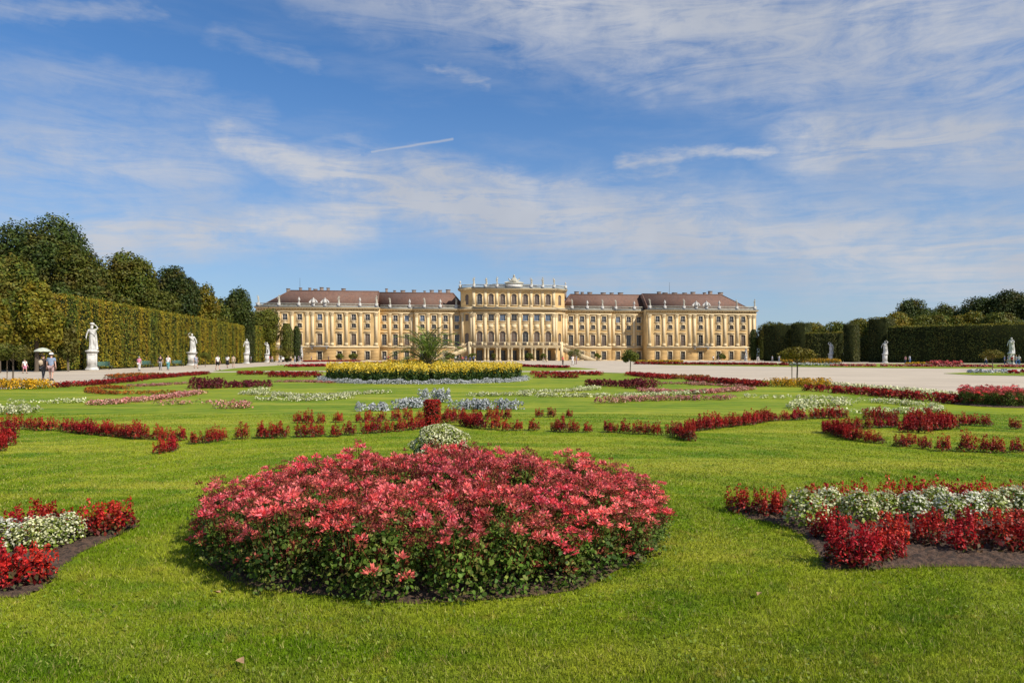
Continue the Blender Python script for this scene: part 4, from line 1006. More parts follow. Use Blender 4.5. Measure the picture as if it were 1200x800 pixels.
for i, (px, d, ht, k, lb) in enumerate([(1185, 130, 5.1, 3, 'shaded statue before the long dark hedge, nearest on the right walk'), (1037, 156, 5.0, 2, 'shaded statue on a tall pedestal at the left end of the long dark hedge'),
        (973.5, 182, 5.2, 5, 'small shaded statue before the low dark hedge on the right'), (941, 208, 4.8, 1, 'farthest small statue on the right, behind the small tree'), (874, 222, 4.2, 4, 'grey statue at the right corner of the palace')]):
    garden_statue(px, d, ht, lb, k, -.6)

# ================================================================ palace
PR = math.radians(6)
PX, PY = 25.3 * math.cos(PR) - 235 * math.sin(PR), 25.3 * math.sin(PR) + 235 * math.cos(PR)
pal = empty('palace', (PX, PY, 0), PR, 'long yellow baroque palace with cream pilasters and a brown tiled roof', 'palace')
def wall_grid(mb, o, d, Ln, z0, z1, holes, m, reveal=.38, nrm=None):
    """wall plane from point o (x,y) along unit d; inward normal = rot90(d) ; holes (u0,u1,z0,z1,arch)"""
    nin = np.array([-d[1], d[0]]) if nrm is None else np.array(nrm)
    us = sorted({0, Ln, *[h[0] for h in holes], *[h[1] for h in holes]}); zs = sorted({z0, z1, *[h[2] for h in holes], *[h[3] for h in holes]})
    P = lambda u, z, t=0: (o[0] + d[0] * u + nin[0] * t, o[1] + d[1] * u + nin[1] * t, z)
    V = []; F = []
    def poly(ps): F.append(tuple(range(len(V), len(V) + len(ps)))); V.extend(ps)
    for i in range(len(us) - 1):
        for j in range(len(zs) - 1):
            cu, cz = (us[i] + us[i + 1]) / 2, (zs[j] + zs[j + 1]) / 2
            if any(h[0] < cu < h[1] and h[2] < cz < h[3] for h in holes): continue
            poly([P(us[i], zs[j]), P(us[i + 1], zs[j]), P(us[i + 1], zs[j + 1]), P(us[i], zs[j + 1])])
    for u0, u1, a, b, arch in holes:
        if arch:
            r = (u1 - u0) / 2; c = (u0 + u1) / 2; sp = b - r; n = 8
            arc = [(c - r * math.cos(PI * k / n), sp + r * math.sin(PI * k / n)) for k in range(n + 1)]
            for k in range(n):
                cor = (u0, b) if k < n / 2 else (u1, b)
                poly([P(*arc[k]), P(*arc[k + 1]), P(*cor)])
            ring = [(u0, a)] + arc + [(u1, a)]
        else: ring = [(u0, a), (u0, b), (u1, b), (u1, a)]
        for k in range(len(ring)):
            p, q = ring[k], ring[(k + 1) % len(ring)]
            poly([P(*p), P(*q), P(*q, reveal), P(*p, reveal)])
    mb.add(V, F, m)
def win_mesh(w, h, arch, bars=(1, 2), fm='frame'):
    """frame seen from outside: x across, y inward, z up, origin bottom centre of opening"""
    fb = MB(); t = .10; y0, y1 = .20, .28; m = M[fm]
    top = h - w / 2 if arch else h
    fb.box(-w / 2, -w / 2 + t, y0, y1, 0, top, m); fb.box(w / 2 - t, w / 2, y0, y1, 0, top, m)
    fb.box(-w / 2 + t, w / 2 - t, y0, y1, 0, t, m)
    if not arch: fb.box(-w / 2 + t, w / 2 - t, y0, y1, h - t, h, m)
    else:
        n = 10; r = w / 2
        for k in range(n):
            a0, a1 = PI * k / n, PI * (k + 1) / n
            fb.bar((-r * .96 * math.cos(a0), (y0 + y1) / 2, top + r * .96 * math.sin(a0)), (-r * .96 * math.cos(a1), (y0 + y1) / 2, top + r * .96 * math.sin(a1)), t, .08, m)
    fb.box(-.03, .03, y0 - .01, y1 - .01, t, (top if arch else h) - t, m)
    for k in range(1, bars[1] + 1):
        z = top * k / (bars[1] + 1) if not arch else top * k / bars[1]
        fb.box(-w / 2 + t, w / 2 - t, y0 + .005, y1 - .005, z - .025, z + .025, m)
    pb = {}
    for key in ('glass', 'glass_blind', 'glass_sky'):
        g_ = MB()
        if arch:
            n = 10; r = w / 2; P_ = [(-r, .26, 0), (r, .26, 0)] + [(r * math.cos(PI * k / n), .26, top + r * math.sin(PI * k / n)) for k in range(n + 1)]
            g_.add(P_, [tuple(range(len(P_)))], M[key])
        else: g_.add([(-w / 2, .26, 0), (w / 2, .26, 0), (w / 2, .26, h), (-w / 2, .26, h)], [(0, 1, 2, 3)], M[key])
        pb[key] = g_.mesh('window_pane')
    return fb.mesh('window_frame_mesh'), pb
def surround(mb, cx_, y, z0, w, h, arch, ped=0):
    m = M['trim']; t = .22; pr = .12
    top = z0 + h - (w / 2 if arch else 0)
    for s in (-1, 1):
        xa, xb = sorted((cx_ + s * w / 2, cx_ + s * (w / 2 + t))); mb.box(xa, xb, y - pr, y, z0 - .05, top, m)
    if not arch: mb.box(cx_ - w / 2 - t, cx_ + w / 2 + t, y - pr, y, z0 + h, z0 + h + t, m)
    else:
        n = 10; r = w / 2 + t / 2
        for k in range(n):
            a0, a1 = PI * k / n, PI * (k + 1) / n
            mb.bar((cx_ - r * math.cos(a0), y - pr / 2, top + r * math.sin(a0)), (cx_ - r * math.cos(a1), y - pr / 2, top + r * math.sin(a1)), t, pr, m)
    mb.box(cx_ - w / 2 - t - .08, cx_ + w / 2 + t + .08, y - pr - .12, y, z0 - .25, z0 - .052, m)
    if ped:
        mb.box(cx_ - w / 2 - t - .15, cx_ + w / 2 + t + .15, y - .35, y, z0 + h + .62, z0 + h + .80, m)
        mb.box(cx_ - .45, cx_ + .45, y - .2, y, z0 + h + .24, z0 + h + .60, m)
WIN = dict(ground_window=(1.55, 2.95, .25, 0, (1, 2)), tall_window=(1.65, 3.85, 5.25, 0, (1, 3)), mezzanine_window=(1.5, 1.45, 11.05, 0, (1, 1)), upper_window=(1.6, 2.15, 13.6, 0, (1, 1)))
CWIN = dict(ground_door=(2.0, 3.5, .1, 0, (1, 2)), arched_window=(2.05, 5.0, 5.2, 1, (1, 3)), upper_window=(1.95, 2.3, 13.7, 0, (1, 1)), attic_window=(1.75, 3.8, 19.3, 1, (1, 3)))
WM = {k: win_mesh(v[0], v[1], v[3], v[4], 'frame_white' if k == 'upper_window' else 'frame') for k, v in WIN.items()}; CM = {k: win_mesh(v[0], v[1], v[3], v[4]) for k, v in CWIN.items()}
wr = random.Random(3)
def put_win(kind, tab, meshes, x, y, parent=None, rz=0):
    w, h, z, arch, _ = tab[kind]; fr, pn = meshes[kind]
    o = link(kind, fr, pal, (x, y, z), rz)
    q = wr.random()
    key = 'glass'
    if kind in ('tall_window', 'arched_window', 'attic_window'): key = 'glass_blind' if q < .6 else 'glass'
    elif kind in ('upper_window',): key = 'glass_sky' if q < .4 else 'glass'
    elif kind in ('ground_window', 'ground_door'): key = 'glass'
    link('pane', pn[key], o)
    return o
END = [50.5, 55.1, 59.8, 66.3, 72.9, 77.7, 82.1]; G3 = [37.6, 41.5, 45.3]; G4 = [20.2, 24.2, 28.2, 32.2]
OFF = .7
walls = {}
pilm = {}
def pilaster_mesh(w, z0, z1, cap=True):
    mb = MB(); m = M['pil']
    mb.box(-w / 2 - .12, w / 2 + .12, -.34, 0, z0, z0 + .7, m); mb.box(-w / 2 - .06, w / 2 + .06, -.30, 0, z0 + .7, z0 + .95, m)
    mb.box(-w / 2, w / 2, -.25, 0, z0 + .95, z1 - 1.1, m)
    mb.box(-w / 2 - .10, w / 2 + .10, -.33, 0, z1 - 1.1, z1 - .92, m)
    mb.box(-w / 2 - .05, w / 2 + .05, -.30, 0, z1 - .92, z1 - .35, m); mb.box(-w / 2 - .2, w / 2 + .2, -.42, 0, z1 - .35, z1, m)
    for s in (-1, 1): mb.tube([(s * (w / 2 + .02), -.36, z1 - .52), (s * (w / 2 + .02), -.1, z1 - .52)], .15, m, 8)
    return mb.mesh('pilaster_mesh')
PIL = pilaster_mesh(.95, 5.15, 16.25); PILN = pilaster_mesh(.8, 5.15, 16.25)
PILS = []
def block(x0, x1, yf, wins, pils, ends, hid=True, lowm=M['wall_low']):
    """a stretch of the wing: x0..x1 front at yf"""
    holes = [];
    for k, (w, h, z, a, _) in WIN.items():
        for c in wins:
            holes.append((c - w / 2 - x0, c + w / 2 - x0, z, z + h, a))
    mb = MB()
    lo = [h for h in holes if h[2] < 4]; hi = [h for h in holes if h[2] > 4]
    wall_grid(mb, (x0, yf), (1, 0), x1 - x0, 0, 4.62, lo, M['wall_low']); wall_grid(mb, (x0, yf), (1, 0), x1 - x0, 4.62, 18.05, hi, M['wall'])
    # rustication bands on the ground storey
    for i in range(9):
        z = .55 + i * .46; segs = []
        cuts = sorted([(c - .78 - .1, c + .78 + .1) for c in wins]); a = x0
        for c0, c1 in cuts:
            if z < 3.5: segs.append((a, c0)); a = c1
        segs.append((a, x1))
        for p, q in segs:
            if q - p > .3: mb.box(p + .02, q - .02, yf - .045, yf, z - .19, z + .19, M['wall_low'])
    for e, sgn in ends:   # return walls
        mb.box(*sorted((e, e - sgn * .4)), yf + .002, yf + 8, 0, 18.05, M['wall'])
    mb.box(x0, x1, yf - .22, yf, 4.40, 4.95, M['trim'])      # string course
    for c in wins:
        for k, (w, h, z, a, _) in WIN.items(): surround(mb, c, yf, z, w, h, a, ped=1 if k == 'tall_window' else 0)
        mb.box(c - .75, c + .75, yf - .10, yf, 10.0, 10.55, M['trim']) if False else None
        mb.box(c - .55, c + .55, yf - .14, yf, 12.72, 13.15, M['trim'])
    mb.obj('wall', pal)
    for c in wins:
        for k in WIN: put_win(k, WIN, WM, c, yf)
    for p in pils: link('pilaster', PIL, pal, (p, yf, 0))
    # entablature and cornice
    mb = MB()
    mb.box(x0 - .05, x1 + .05, yf - .32, yf, 16.27, 16.72, M['trim']); mb.box(x0, x1, yf - .2, yf, 16.72, 17.42, M['wall'])
    n = int((x1 - x0) / .9)
    for i in range(n): xx = x0 + (i + .5) * (x1 - x0) / n; mb.box(xx - .16, xx + .16, yf - .55, yf - .2, 17.2, 17.42, M['pil'])
    mb.box(x0 - .3, x1 + .3, yf - .75, yf, 17.42, 17.66, M['pil']); mb.box(x0 - .45, x1 + .45, yf - .98, yf, 17.66, 17.98, M['pil'])
    mb.box(x0 - .5, x1 + .5, yf - 1.05, yf + .6, 17.98, 18.12, M['lead'])
    mb.obj('cornice', pal)
def balustrade(x0, x1, yf, z, piers, h=1.15, back=None):
    mb = MB(); m = M['balus']; y = yf + .1
    mb.box(x0, x1, y - .22, y + .22, z, z + .28, m); mb.box(x0, x1, y - .2, y + .2, z + h - .2, z + h, m)
    ps = sorted(piers)
    for p in ps: mb.box(p - .5, p + .5, y - .3, y + .3, z, z + h + .08, M['stone_grey'])
    x = x0 + .25
    while x < x1:
        if all(abs(x - p) > .62 for p in ps): mb.lathe([(.06, 0), (.11, .2), (.05, .5), (.08, h - .48)], m, c=(x, y, z + .28), n=5)
        x += .42
    if back:
        for xx in back:
            mb.box(xx - .2, xx + .2, y + .22, y + 12, z, z + .28, m); mb.box(xx - .18, xx + .18, y + .22, y + 12, z + h - .2, z + h, m)
            for j in range(27): mb.lathe([(.06, 0), (.11, .2), (.05, .5), (.08, h - .48)], m, c=(xx, y + .6 + j * .42, z + .28), n=5)
    mb.obj('balustrade', pal)
VASE = MB(); VASE.lathe([(.28, 0), (.30, .2), (.14, .32), (.12, .5), (.38, .85), (.45, 1.2), (.30, 1.4), (.34, 1.55), (.12, 1.75), (.05, 2.05)], M['stone_grey'], n=10); VASE = VASE.mesh('stone_vase')
TRO = MB(); TRO.lathe([(.7, 0), (.5, .4), (.45, .9), (.2, 1.2)], M['stone_grey'], n=8); TRO.tube([(-1.1, 0, .1), (-.7, 0, .7), (-.1, 0, 1.3)], [.28, .25, .1], M['stone_grey'], 6); TRO.tube([(1.1, 0, .1), (.7, 0, .7), (.1, 0, 1.3)], [.28, .25, .1], M['stone_grey'], 6); TRO.lathe([(.18, 0), (.2, .2), (.05, .4)], M['stone_grey'], c=(0, 0, 1.2), n=8); TRO = TRO.mesh('trophy_group')
def roof_figs(ps, yf, z, kinds=None):
    for i, p in enumerate(ps):
        kd = kinds[i] if kinds else ('s' if i % 2 == 0 else 'v')
        if kd == 's': o = link('roof_statue', RFIG[(i * 5 + 1) % 6], pal, (p, yf + .1, z + .1), wr.uniform(-.4, .4)); o.scale = (1.2, 1.2, 1.3)
        elif kd == 'v': link('roof_vase', VASE, pal, (p, yf + .1, z))
        else: o = link('roof_trophy', TRO, pal, (p, yf + .1, z)); o.scale = (1.15,) * 3
for s in (-1, 1):
    cx0 = OFF
    f = lambda v: sorted(cx0 + s * q for q in v)
    E = f(END); a, b_ = sorted((cx0 + s * 46.7, cx0 + s * 87.0))
    pe = f([47.6, 52.8, 57.5, 62.2, 64.0, 68.6, 70.4, 75.3, 79.9, 84.6, 86.1])
    block(a, b_, 0, E, pe, [(a, -1), (b_, 1)])
    a3, b3 = sorted((cx0 + s * 34.9, cx0 + s * 46.7)); block(a3, b3, 5.2, f(G3), f([39.55, 43.45, 35.9]), [])
    a4, b4 = sorted((cx0 + s * 17.6, cx0 + s * 34.9)); block(a4, b4, 4.2, f(G4), f([22.2, 26.2, 30.2, 34.2, 18.4]), [(cx0 + s * 34.9, s)])
    # mid balcony
    c = cx0 + s * 66.3; mb = MB(); mb.box(c - 3.2, c + 3.2, -1.5, -.23, 4.72, 4.94, M['stone_grey'])
    for q in (-2.4, 2.4): mb.box(c + q - .25, c + q + .25, -1.1, -.23, 3.9, 4.72, M['stone_grey'])
    bo = mb.obj('balcony', pal); mb = MB(); mb.box(c - 3.15, c + 3.15, -1.47, -1.41, 5.85, 5.93, M['iron'])
    for i in range(43): x = c - 3.15 + i * .15; mb.box(x - .018, x + .018, -1.455, -1.425, 4.94, 5.85, M['iron'])
    for q in (-3.15, 3.15): mb.box(c + q - .03, c + q + .03, -1.41, -.23, 5.85, 5.93, M['iron'])
    mb.obj('railing', bo)
    # balustrades + figures
    pb = f([47.5, 53, 60, 64.5, 68.3, 73, 79.5, 86.2]); balustrade(a, b_, -.55, 18.12, pb, back=[a if s < 0 else b_])
    roof_figs(pb, -.55, 19.36, ['s', 'v', 's', 't', 't', 'v', 's', 's'] if s > 0 else ['s', 's', 'v', 't', 't', 's', 'v', 's'])
    p3 = f([36.6, 43.4]); balustrade(a3, b3, 4.65, 18.12, p3); roof_figs(p3, 4.65, 19.36)
    p4 = f([20.5, 26, 31.5]); balustrade(a4, b4, 3.65, 18.12, p4); roof_figs(p4, 3.65, 19.36, ['s', 'v', 's'])
    # roofs: hipped end block roof and lower linking roof
    def hip(x0, x1, y0, y1, z0, z1, inset, il=True, ir=True):
        yc = (y0 + y1) / 2; xl = x0 + (inset if il else 0); xr = x1 - (inset if ir else 0)
        mb = MB(); mb.add([(x0, y0, z0), (x1, y0, z0), (x1, y1, z0), (x0, y1, z0), (xl, yc - 1.2, z1), (xr, yc - 1.2, z1), (xr, yc + 1.2, z1), (xl, yc + 1.2, z1)],
                           [(0, 1, 5, 4), (1, 2, 6, 5), (2, 3, 7, 6), (3, 0, 4, 7), (4, 5, 6, 7), (3, 2, 1, 0)], M['roof'])
        mb.bar((xl, yc - 1.2, z1 + .05), (xr, yc - 1.2, z1 + .05), .35, .25, M['roof'])
        for (p, q) in (((x0, y0), (xl, yc - 1.2)), ((x1, y0), (xr, yc - 1.2))):
            mb.bar((*p, z0 + .05), (*q, z1 + .05), .32, .2, M['roof'])
        return mb.obj('roof', pal)
    r1 = hip(a + .8, b_ - .8, 1.0, 19, 18.1, 24.3, 8.5, il=s < 0, ir=s > 0)
    a5, b5 = sorted((cx0 + s * 16.9, cx0 + s * 48.2)); r2 = hip(a5, b5, 4.9, 20.5, 18.1, 24.15, 4.5, il=s > 0, ir=s < 0)
    rr_ = random.Random(8 + s)
    for rf, (xa, xb), yc in ((r1, (a + 8, b_ - 8), 11.2), (r2, (a5 + 3, b5 - 4), 13.8)):
        x = xa
        while x < xb:
            w = rr_.uniform(.7, 1.8); hgt = rr_.uniform(.7, 1.5); mb = MB()
            mb.box(x - w / 2, x + w / 2, yc - .5, yc + .5, 22.6, 24.2 + hgt, M['chimney']); mb.box(x - w / 2 - .1, x + w / 2 + .1, yc - .6, yc + .6, 24.2 + hgt, 24.4 + hgt, M['chimney'])
            mb.obj('chimney', rf); x += rr_.uniform(1.8, 5.5)
    mb = MB(); mb.tube([(a + 12, 11.2, 24), (a + 12, 11.2, 29.0)], [.07, .03], M['iron'], 5); mb.obj('mast', r1)
    # small dormers
    for xx, rf, y0, z0 in ((cx0 + s * 20.3, r2, 8.3, 19.4),):
        mb = MB(); mb.add([(xx - 2.4, y0, z0), (xx + 2.4, y0, z0), (xx, y0, z0 + 3.2), (xx, y0 + 5.5, z0 + 3.2), (xx - 2.4, y0 + 3.5, z0), (xx + 2.4, y0 + 3.5, z0)], [(0, 1, 2), (1, 5, 3, 2), (0, 2, 3, 4)], M['roof'])
        mb.obj('dormer', rf)
# solid body behind the walls
mb = MB(); mb.box(OFF - 86.2, OFF + 86.2, 8, 20, 0, 18.0, M['wall']); mb.box(OFF - 16.8, OFF + 16.8, 2.6, 18, 18.02, 25.0, M['wall'])
mb.box(OFF - 86.2, OFF + 86.2, 1.2, 8, 17.6, 17.9, M['lead']) if False else None
mb.obj('rear_wall', pal)
# central block
CB = [OFF - .6 + 3.98 * k for k in range(-3, 4)]; c0 = OFF - .6
mb = MB(); x0, x1 = c0 - 14.3, c0 + 14.3
holes = []
for k, (w, h, z, a, _) in CWIN.items():
    for c in CB: holes.append((c - w / 2 - x0, c + w / 2 - x0, z, z + h, a))
wall_grid(mb, (x0, 0), (1, 0), x1 - x0, 0, 25.0, holes, M['wall'])
for s in (-1, 1):     # canted corner bays
    A = np.array([c0 + s * 14.3, 0.0]); B = np.array([c0 + s * 18.2, 2.6]); d = (B - A) / np.linalg.norm(B - A); Ln = np.linalg.norm(B - A)
    nin = np.array([-d[1], d[0]]) * (1 if s > 0 else -1)
    hl = [(Ln / 2 - .75, Ln / 2 + .75, 5.2, 9.6, 1), (Ln / 2 - .7, Ln / 2 + .7, 13.7, 16.0, 0), (Ln / 2 - .7, Ln / 2 + .7, 19.3, 22.9, 1)]
    wall_grid(mb, A, d, Ln, 0, 25.0, hl, M['wall'], nrm=nin)
    mb.box(*sorted((B[0], B[0] - s * .4)), B[1], B[1] + 8, 0, 25.0, M['wall'])
    ang = math.atan2(d[1], d[0]) if s > 0 else math.atan2(-d[1], -d[0])
    mid = (A + B) / 2
    for (u0, u1, z, zt, ar), nm in zip(hl, ('arched_window', 'upper_window', 'attic_window')):
        fr, pn = win_mesh(u1 - u0, zt - z, ar, (1, 2)); o = link(nm, fr, pal, (mid[0], mid[1], z), ang); link('pane', pn['glass_blind'], o)
    for q, mesh_ in ((.13, PILN), (.87, PILN)):
        p = A + (B - A) * q; link('pilaster', mesh_, pal, (p[0], p[1], 0), ang)
for c in CB:
    for k, (w, h, z, a, _) in CWIN.items():
        if k != 'ground_door': surround(mb, c, 0, z, w, h, a)
    mb.box(c - 1.1, c + 1.1, -.16, 0, 10.55, 10.85, M['trim']); mb.box(c - .8, c + .8, -.12, 0, 11.0, 12.6, M['trim']); mb.box(c - 1.2, c + 1.2, -.2, 0, 12.75, 13.0, M['trim'])
mb.obj('wall', pal)
for c in CB:
    for k in CWIN: put_win(k, CWIN, CM, c, 0)
for k in range(8): link('pilaster', PIL, pal, (c0 + 3.98 * (k - 3.5), 0, 0))
ATP = MB(); ATP.box(-.55, .55, -.2, 0, 18.55, 19.2, M['pil']); ATP.box(-.45, .45, -.15, 0, 19.2, 23.6, M['pil']); ATP.box(-.55, .55, -.22, 0, 23.6, 24.0, M['pil']); ATP = ATP.mesh('attic_pilaster_mesh')
for k in range(8): link('attic_pilaster', ATP, pal, (c0 + 3.98 * (k - 3.5), 0, 0))
def ring(off, z0, z1, m, mb):
    """moulding that follows the front and the canted corners of the centre"""
    o = off; P = [(c0 - 18.2 - o, 2.6 + 3), (c0 - 18.2 - o, 2.6 - o * .4), (c0 - 14.3 - o * .45, -o), (c0 + 14.3 + o * .45, -o), (c0 + 18.2 + o, 2.6 - o * .4), (c0 + 18.2 + o, 2.6 + 3)]
    I = [(c0 + 17.9, 5.6), (c0 + 17.9, 2.75), (c0 + 14.2, .05), (c0 - 14.2, .05), (c0 - 17.9, 2.75), (c0 - 17.9, 5.6)]
    for k in range(5):
        a, b2 = P[k], P[k + 1]; c_, d_ = I[5 - k - 1], I[5 - k]
        mb.prism([a, b2, c_, d_], z0, z1, m)
mb = MB()
ring(.32, 16.27, 16.7, M['trim'], mb); ring(.2, 16.7, 17.4, M['wall'], mb); ring(.75, 17.4, 17.7, M['pil'], mb); ring(1.0, 17.7, 18.0, M['pil'], mb); ring(1.05, 18.0, 18.12, M['lead'], mb); ring(.3, 18.12, 18.5, M['pil'], mb)
ring(.3, 24.0, 24.3, M['trim'], mb); ring(.8, 24.3, 24.6, M['pil'], mb); ring(1.05, 24.6, 24.9, M['pil'], mb); ring(1.1, 24.9, 25.02, M['lead'], mb)
mb.obj('cornice', pal)
cp_ = [c0 + 3.98 * (k - 3.5) for k in range(8)]
balustrade(c0 - 14.6, c0 + 14.6, -.4, 25.02, cp_, 1.2)
mb = MB()
for s in (-1, 1):
    a = (c0 + s * 14.7, -.3); b2 = (c0 + s * 18.5, 2.3)
    mb.bar((*a, 25.16), (*b2, 25.16), .4, .28, M['balus']); mb.bar((*a, 26.1), (*b2, 26.1), .4, .2, M['balus'])
    for i in range(10): t = (i + .5) / 10; mb.lathe([(.06, 0), (.11, .2), (.05, .5), (.08, .72)], M['balus'], c=(a[0] + (b2[0] - a[0]) * t, a[1] + (b2[1] - a[1]) * t, 25.3), n=5)
    mb.box(b2[0] - .5, b2[0] + .5, b2[1] - .4, b2[1] + .5, 25.02, 26.3, M['stone_grey'])
mb.obj('balustrade', pal)
for i, x in enumerate([cp_[0], cp_[1] + .3, cp_[2], cp_[5], cp_[6], cp_[7]]):
    o = link('roof_statue', RFIG[(i + 2) % 6], pal, (x, -.3, 26.35), wr.uniform(-.4, .4)); o.scale = (1.3,) * 3
for s in (-1, 1): o = link('roof_vase', VASE, pal, (c0 + s * 18.5, 2.3, 26.3)); o.scale = (.7,) * 3
# crest: low centre roof, attic tablet, coat of arms with eagle
mb = MB(); mb.add([(c0 - 11, 1.5, 25), (c0 + 11, 1.5, 25), (c0 + 11, 16, 25), (c0 - 11, 16, 25), (c0 - 7, 4, 26.9), (c0 + 7, 4, 26.9), (c0 + 7, 12, 26.9), (c0 - 7, 12, 26.9)], [(0, 1, 5, 4), (1, 2, 6, 5), (2, 3, 7, 6), (3, 0, 4, 7), (4, 5, 6, 7)], M['lead']); mb.obj('roof', pal)
mb = MB(); m = M['balus']
mb.box(c0 - 2.9, c0 + 2.9, -.75, .4, 25.02, 26.6, m); mb.box(c0 - 3.2, c0 + 3.2, -.95, .5, 26.6, 26.85, m); mb.box(c0 - 2.3, c0 + 2.3, -.85, -.76, 25.3, 26.3, M['stone_white'])
mb.lathe([(.2, 0), (.95, .25), (1.15, .9), (.9, 1.5), (.45, 1.8), (.5, 2.0), (.1, 2.4)], m, c=(c0, -.2, 26.85), n=12, sy=.4)
for s in (-1, 1):
    mb.tube([(c0 + s * .7, -.2, 27.2), (c0 + s * 1.7, -.2, 28.0), (c0 + s * 2.0, -.2, 28.5)], [.3, .3, .08], m, 7)
    mb.tube([(c0 + s * .9, -.3, 27.0), (c0 + s * 2.2, -.3, 27.1), (c0 + s * 3.4, -.3, 26.9)], [.3, .28, .12], m, 7)
mb.lathe([(.35, 0), (.42, .2), (.2, .5), (.25, .6)], m, c=(c0, -.2, 29.1), n=8)
mb.obj('coat_of_arms', pal)
# terrace on columns and curved stairs
mb = MB(); m = M['pil']
mb.box(c0 - 15.2, c0 + 15.2, -6.2, -.26, 4.35, 4.95, m); mb.box(c0 - 15.4, c0 + 15.4, -6.4, -.26, 4.95, 5.12, m)
ter = mb.obj('terrace', pal)
for k in range(8):
    x = c0 + 3.98 * (k - 3.5)
    for dx in ((-.55, .55) if 0 < k < 7 else (0,)):
        q = MB(); q.box(-.42, .42, -.42, .42, 0, .35, m); q.lathe([(.36, .35), (.34, 1.5), (.30, 3.7), (.38, 3.8), (.38, 3.95)], m, n=12); q.box(-.42, .42, -.42, .42, 3.95, 4.34, m)
        o = q.obj('column', ter); o.location = (x + dx, -5.7, 0)
q = MB(); q.box(c0 - 15.2, c0 + 15.2, -6.2, -5.95, 6.1, 6.25, m)
for i in range(9): x = c0 - 15.2 + i * 3.8; q.box(x - .3, x + .3, -6.3, -5.85, 5.12, 6.3, m)
for i in range(150): x = c0 - 15.1 + i * .2027; q.box(x - .03, x + .03, -6.1, -6.04, 5.12, 6.1, M['iron'])
q.obj('railing', ter)
for i, x in enumerate([c0 - 2, c0 + 2]): pass
for s in (-1, 1):
    mb = MB(); n = 28; yc = -3.2
    for i in range(n):
        t0 = i / n; t1 = (i + 1) / n
        xa = c0 + s * (15.4 + 12.5 * t0); xb = c0 + s * (15.4 + 12.5 * t1); yo = -2.5 * math.sin(t0 * PI * .6)
        z = 4.95 * (1 - t1) + .05
        mb.box(min(xa, xb), max(xa, xb), yc + yo - 2, yc + yo + 2, max(0, z - 1.4 if t0 < .75 else 0), z + .17, m)
    st = mb.obj('staircase', pal)
    q = MB(); n = 28
    for i in range(n):
        t0 = i / n; xx = c0 + s * (15.4 + 12.5 * (t0 + .5 / n)); yo = -2.5 * math.sin(t0 * PI * .6); z = 4.95 * (1 - t0) + .1
        q.box(xx - .05, xx + .05, yc + yo - 2.05, yc + yo - 1.95, z, z + 1.05, m)
        if i: q.bar((px_, py_, pz_), (xx, yc + yo - 2.0, z + 1.1), .2, .16, m)
        px_, py_, pz_ = xx, yc + yo - 2.0, z + 1.1
    q.obj('stair_balustrade', st)
    q = MB(); 
    for xx, r_w in ((c0 + s * 28.3, .6), (c0 + s * 15.6, .5)): q.box(xx - r_w, xx + r_w, yc - 4.9 if r_w > .5 else yc - 3, yc - 3.9 if r_w > .5 else yc - 2.4, 0, 1.6 if r_w > .5 else 6.4, m)
    q.obj('stair_pier', st)

# ================================================================ trees and hedges
def crown_cards(mb, c, rx, ry, rz, size, mat, r, lobes=26, n=9000, lobe=.42, bottom=-.55, taper=0.0):
    """clumped crown: lobes over an ellipsoid, leaves over every lobe"""
    L_ = []
    for i in range(lobes):
        z = r.uniform(bottom, 1); t = r.uniform(0, 2 * PI); q = math.sqrt(max(0, 1 - z * z)) ** (.8)
        k = r.uniform(.62, .78); L_.append((q * math.cos(t) * k, q * math.sin(t) * k, z * k, r.uniform(.75, 1.2) * lobe))
    per = n // lobes
    for lx, ly, lz, lr in L_:
        d = r.normal(size=(per, 3)); d /= np.linalg.norm(d, axis=1, keepdims=True)
        k = 1 - np.abs(r.normal(size=(per, 1))) * .16
        P = (np.array([lx, ly, lz]) + d * lr * k * (1 + .14 * r.normal(size=(per, 1)) * .6)) * np.array([rx, ry, rz]) + c
        if taper: P[:, :2] *= np.clip(1 - taper * (P[:, 2:3] - c[2]) / rz * np.where(P[:, 2:3] > c[2], 1, -.25), .1, 1.2)
        keep = (np.linalg.norm((P - c) / [rx, ry, rz], axis=1) > .5) | (r.random(per) < .3)
        mb.cards(P[keep], size, mat, N=d[keep], spread=.55, aspect=.6, r=r)
def tree(px, d, top, hw, mat, label, name='tree', base=0.0, cat='tree', seed=1, n=8000, size=.23, lobes=26, group=None, lobe=.42, taper=0.0, ryf=.9):
    if size > .22: n = int(n * 1.7)
    r = np.random.default_rng(seed); x, y = pd(px, d); zt = ztop(top, d); rx = hw * d / 800
    zb = base if base > 0 else zt * .18
    rz = (zt - zb) / 2 * (.92 if lobe > .4 else 1); cz = (zt + zb) / 2
    o = empty(name, (x, y, 0), 0, label, cat, group)
    mb = MB(); mb.tube([(0, 0, -.1), (.1, 0, zb * .6), (0, .1, cz), (0, 0, cz + rz * .5)], [.028 * zt, .02 * zt, .012 * zt, .004 * zt], M['bark'], 8)
    for k in range(7):
        t = k * 2.4; z0 = zb + (cz - zb) * r.uniform(.2, 1.2)
        mb.tube([(0, 0, z0), (rx * .35 * math.cos(t), rx * .35 * math.sin(t), z0 + rz * .35), (rx * .7 * math.cos(t), rx * .7 * math.sin(t), z0 + rz * .5)], [.009 * zt, .006 * zt, .002 * zt], M['bark'], 5)
    mb.obj('trunk', o)
    mb = MB(); crown_cards(mb, np.array([0, 0, cz]), rx, rx * ryf, rz, size, mat, r, lobes, n, lobe=lobe, taper=taper); mb.obj('crown', o)
    return o
GT = 'tall trees behind the left hedge'
TD, TM, TG = M['tree_dark'], M['tree_mid'], M['tree_gold']
tree(50, 106, 254, 52, TD, 'tallest dark tree behind the left hedge, highest crown of all', seed=1, n=26000, lobes=46, group=GT)
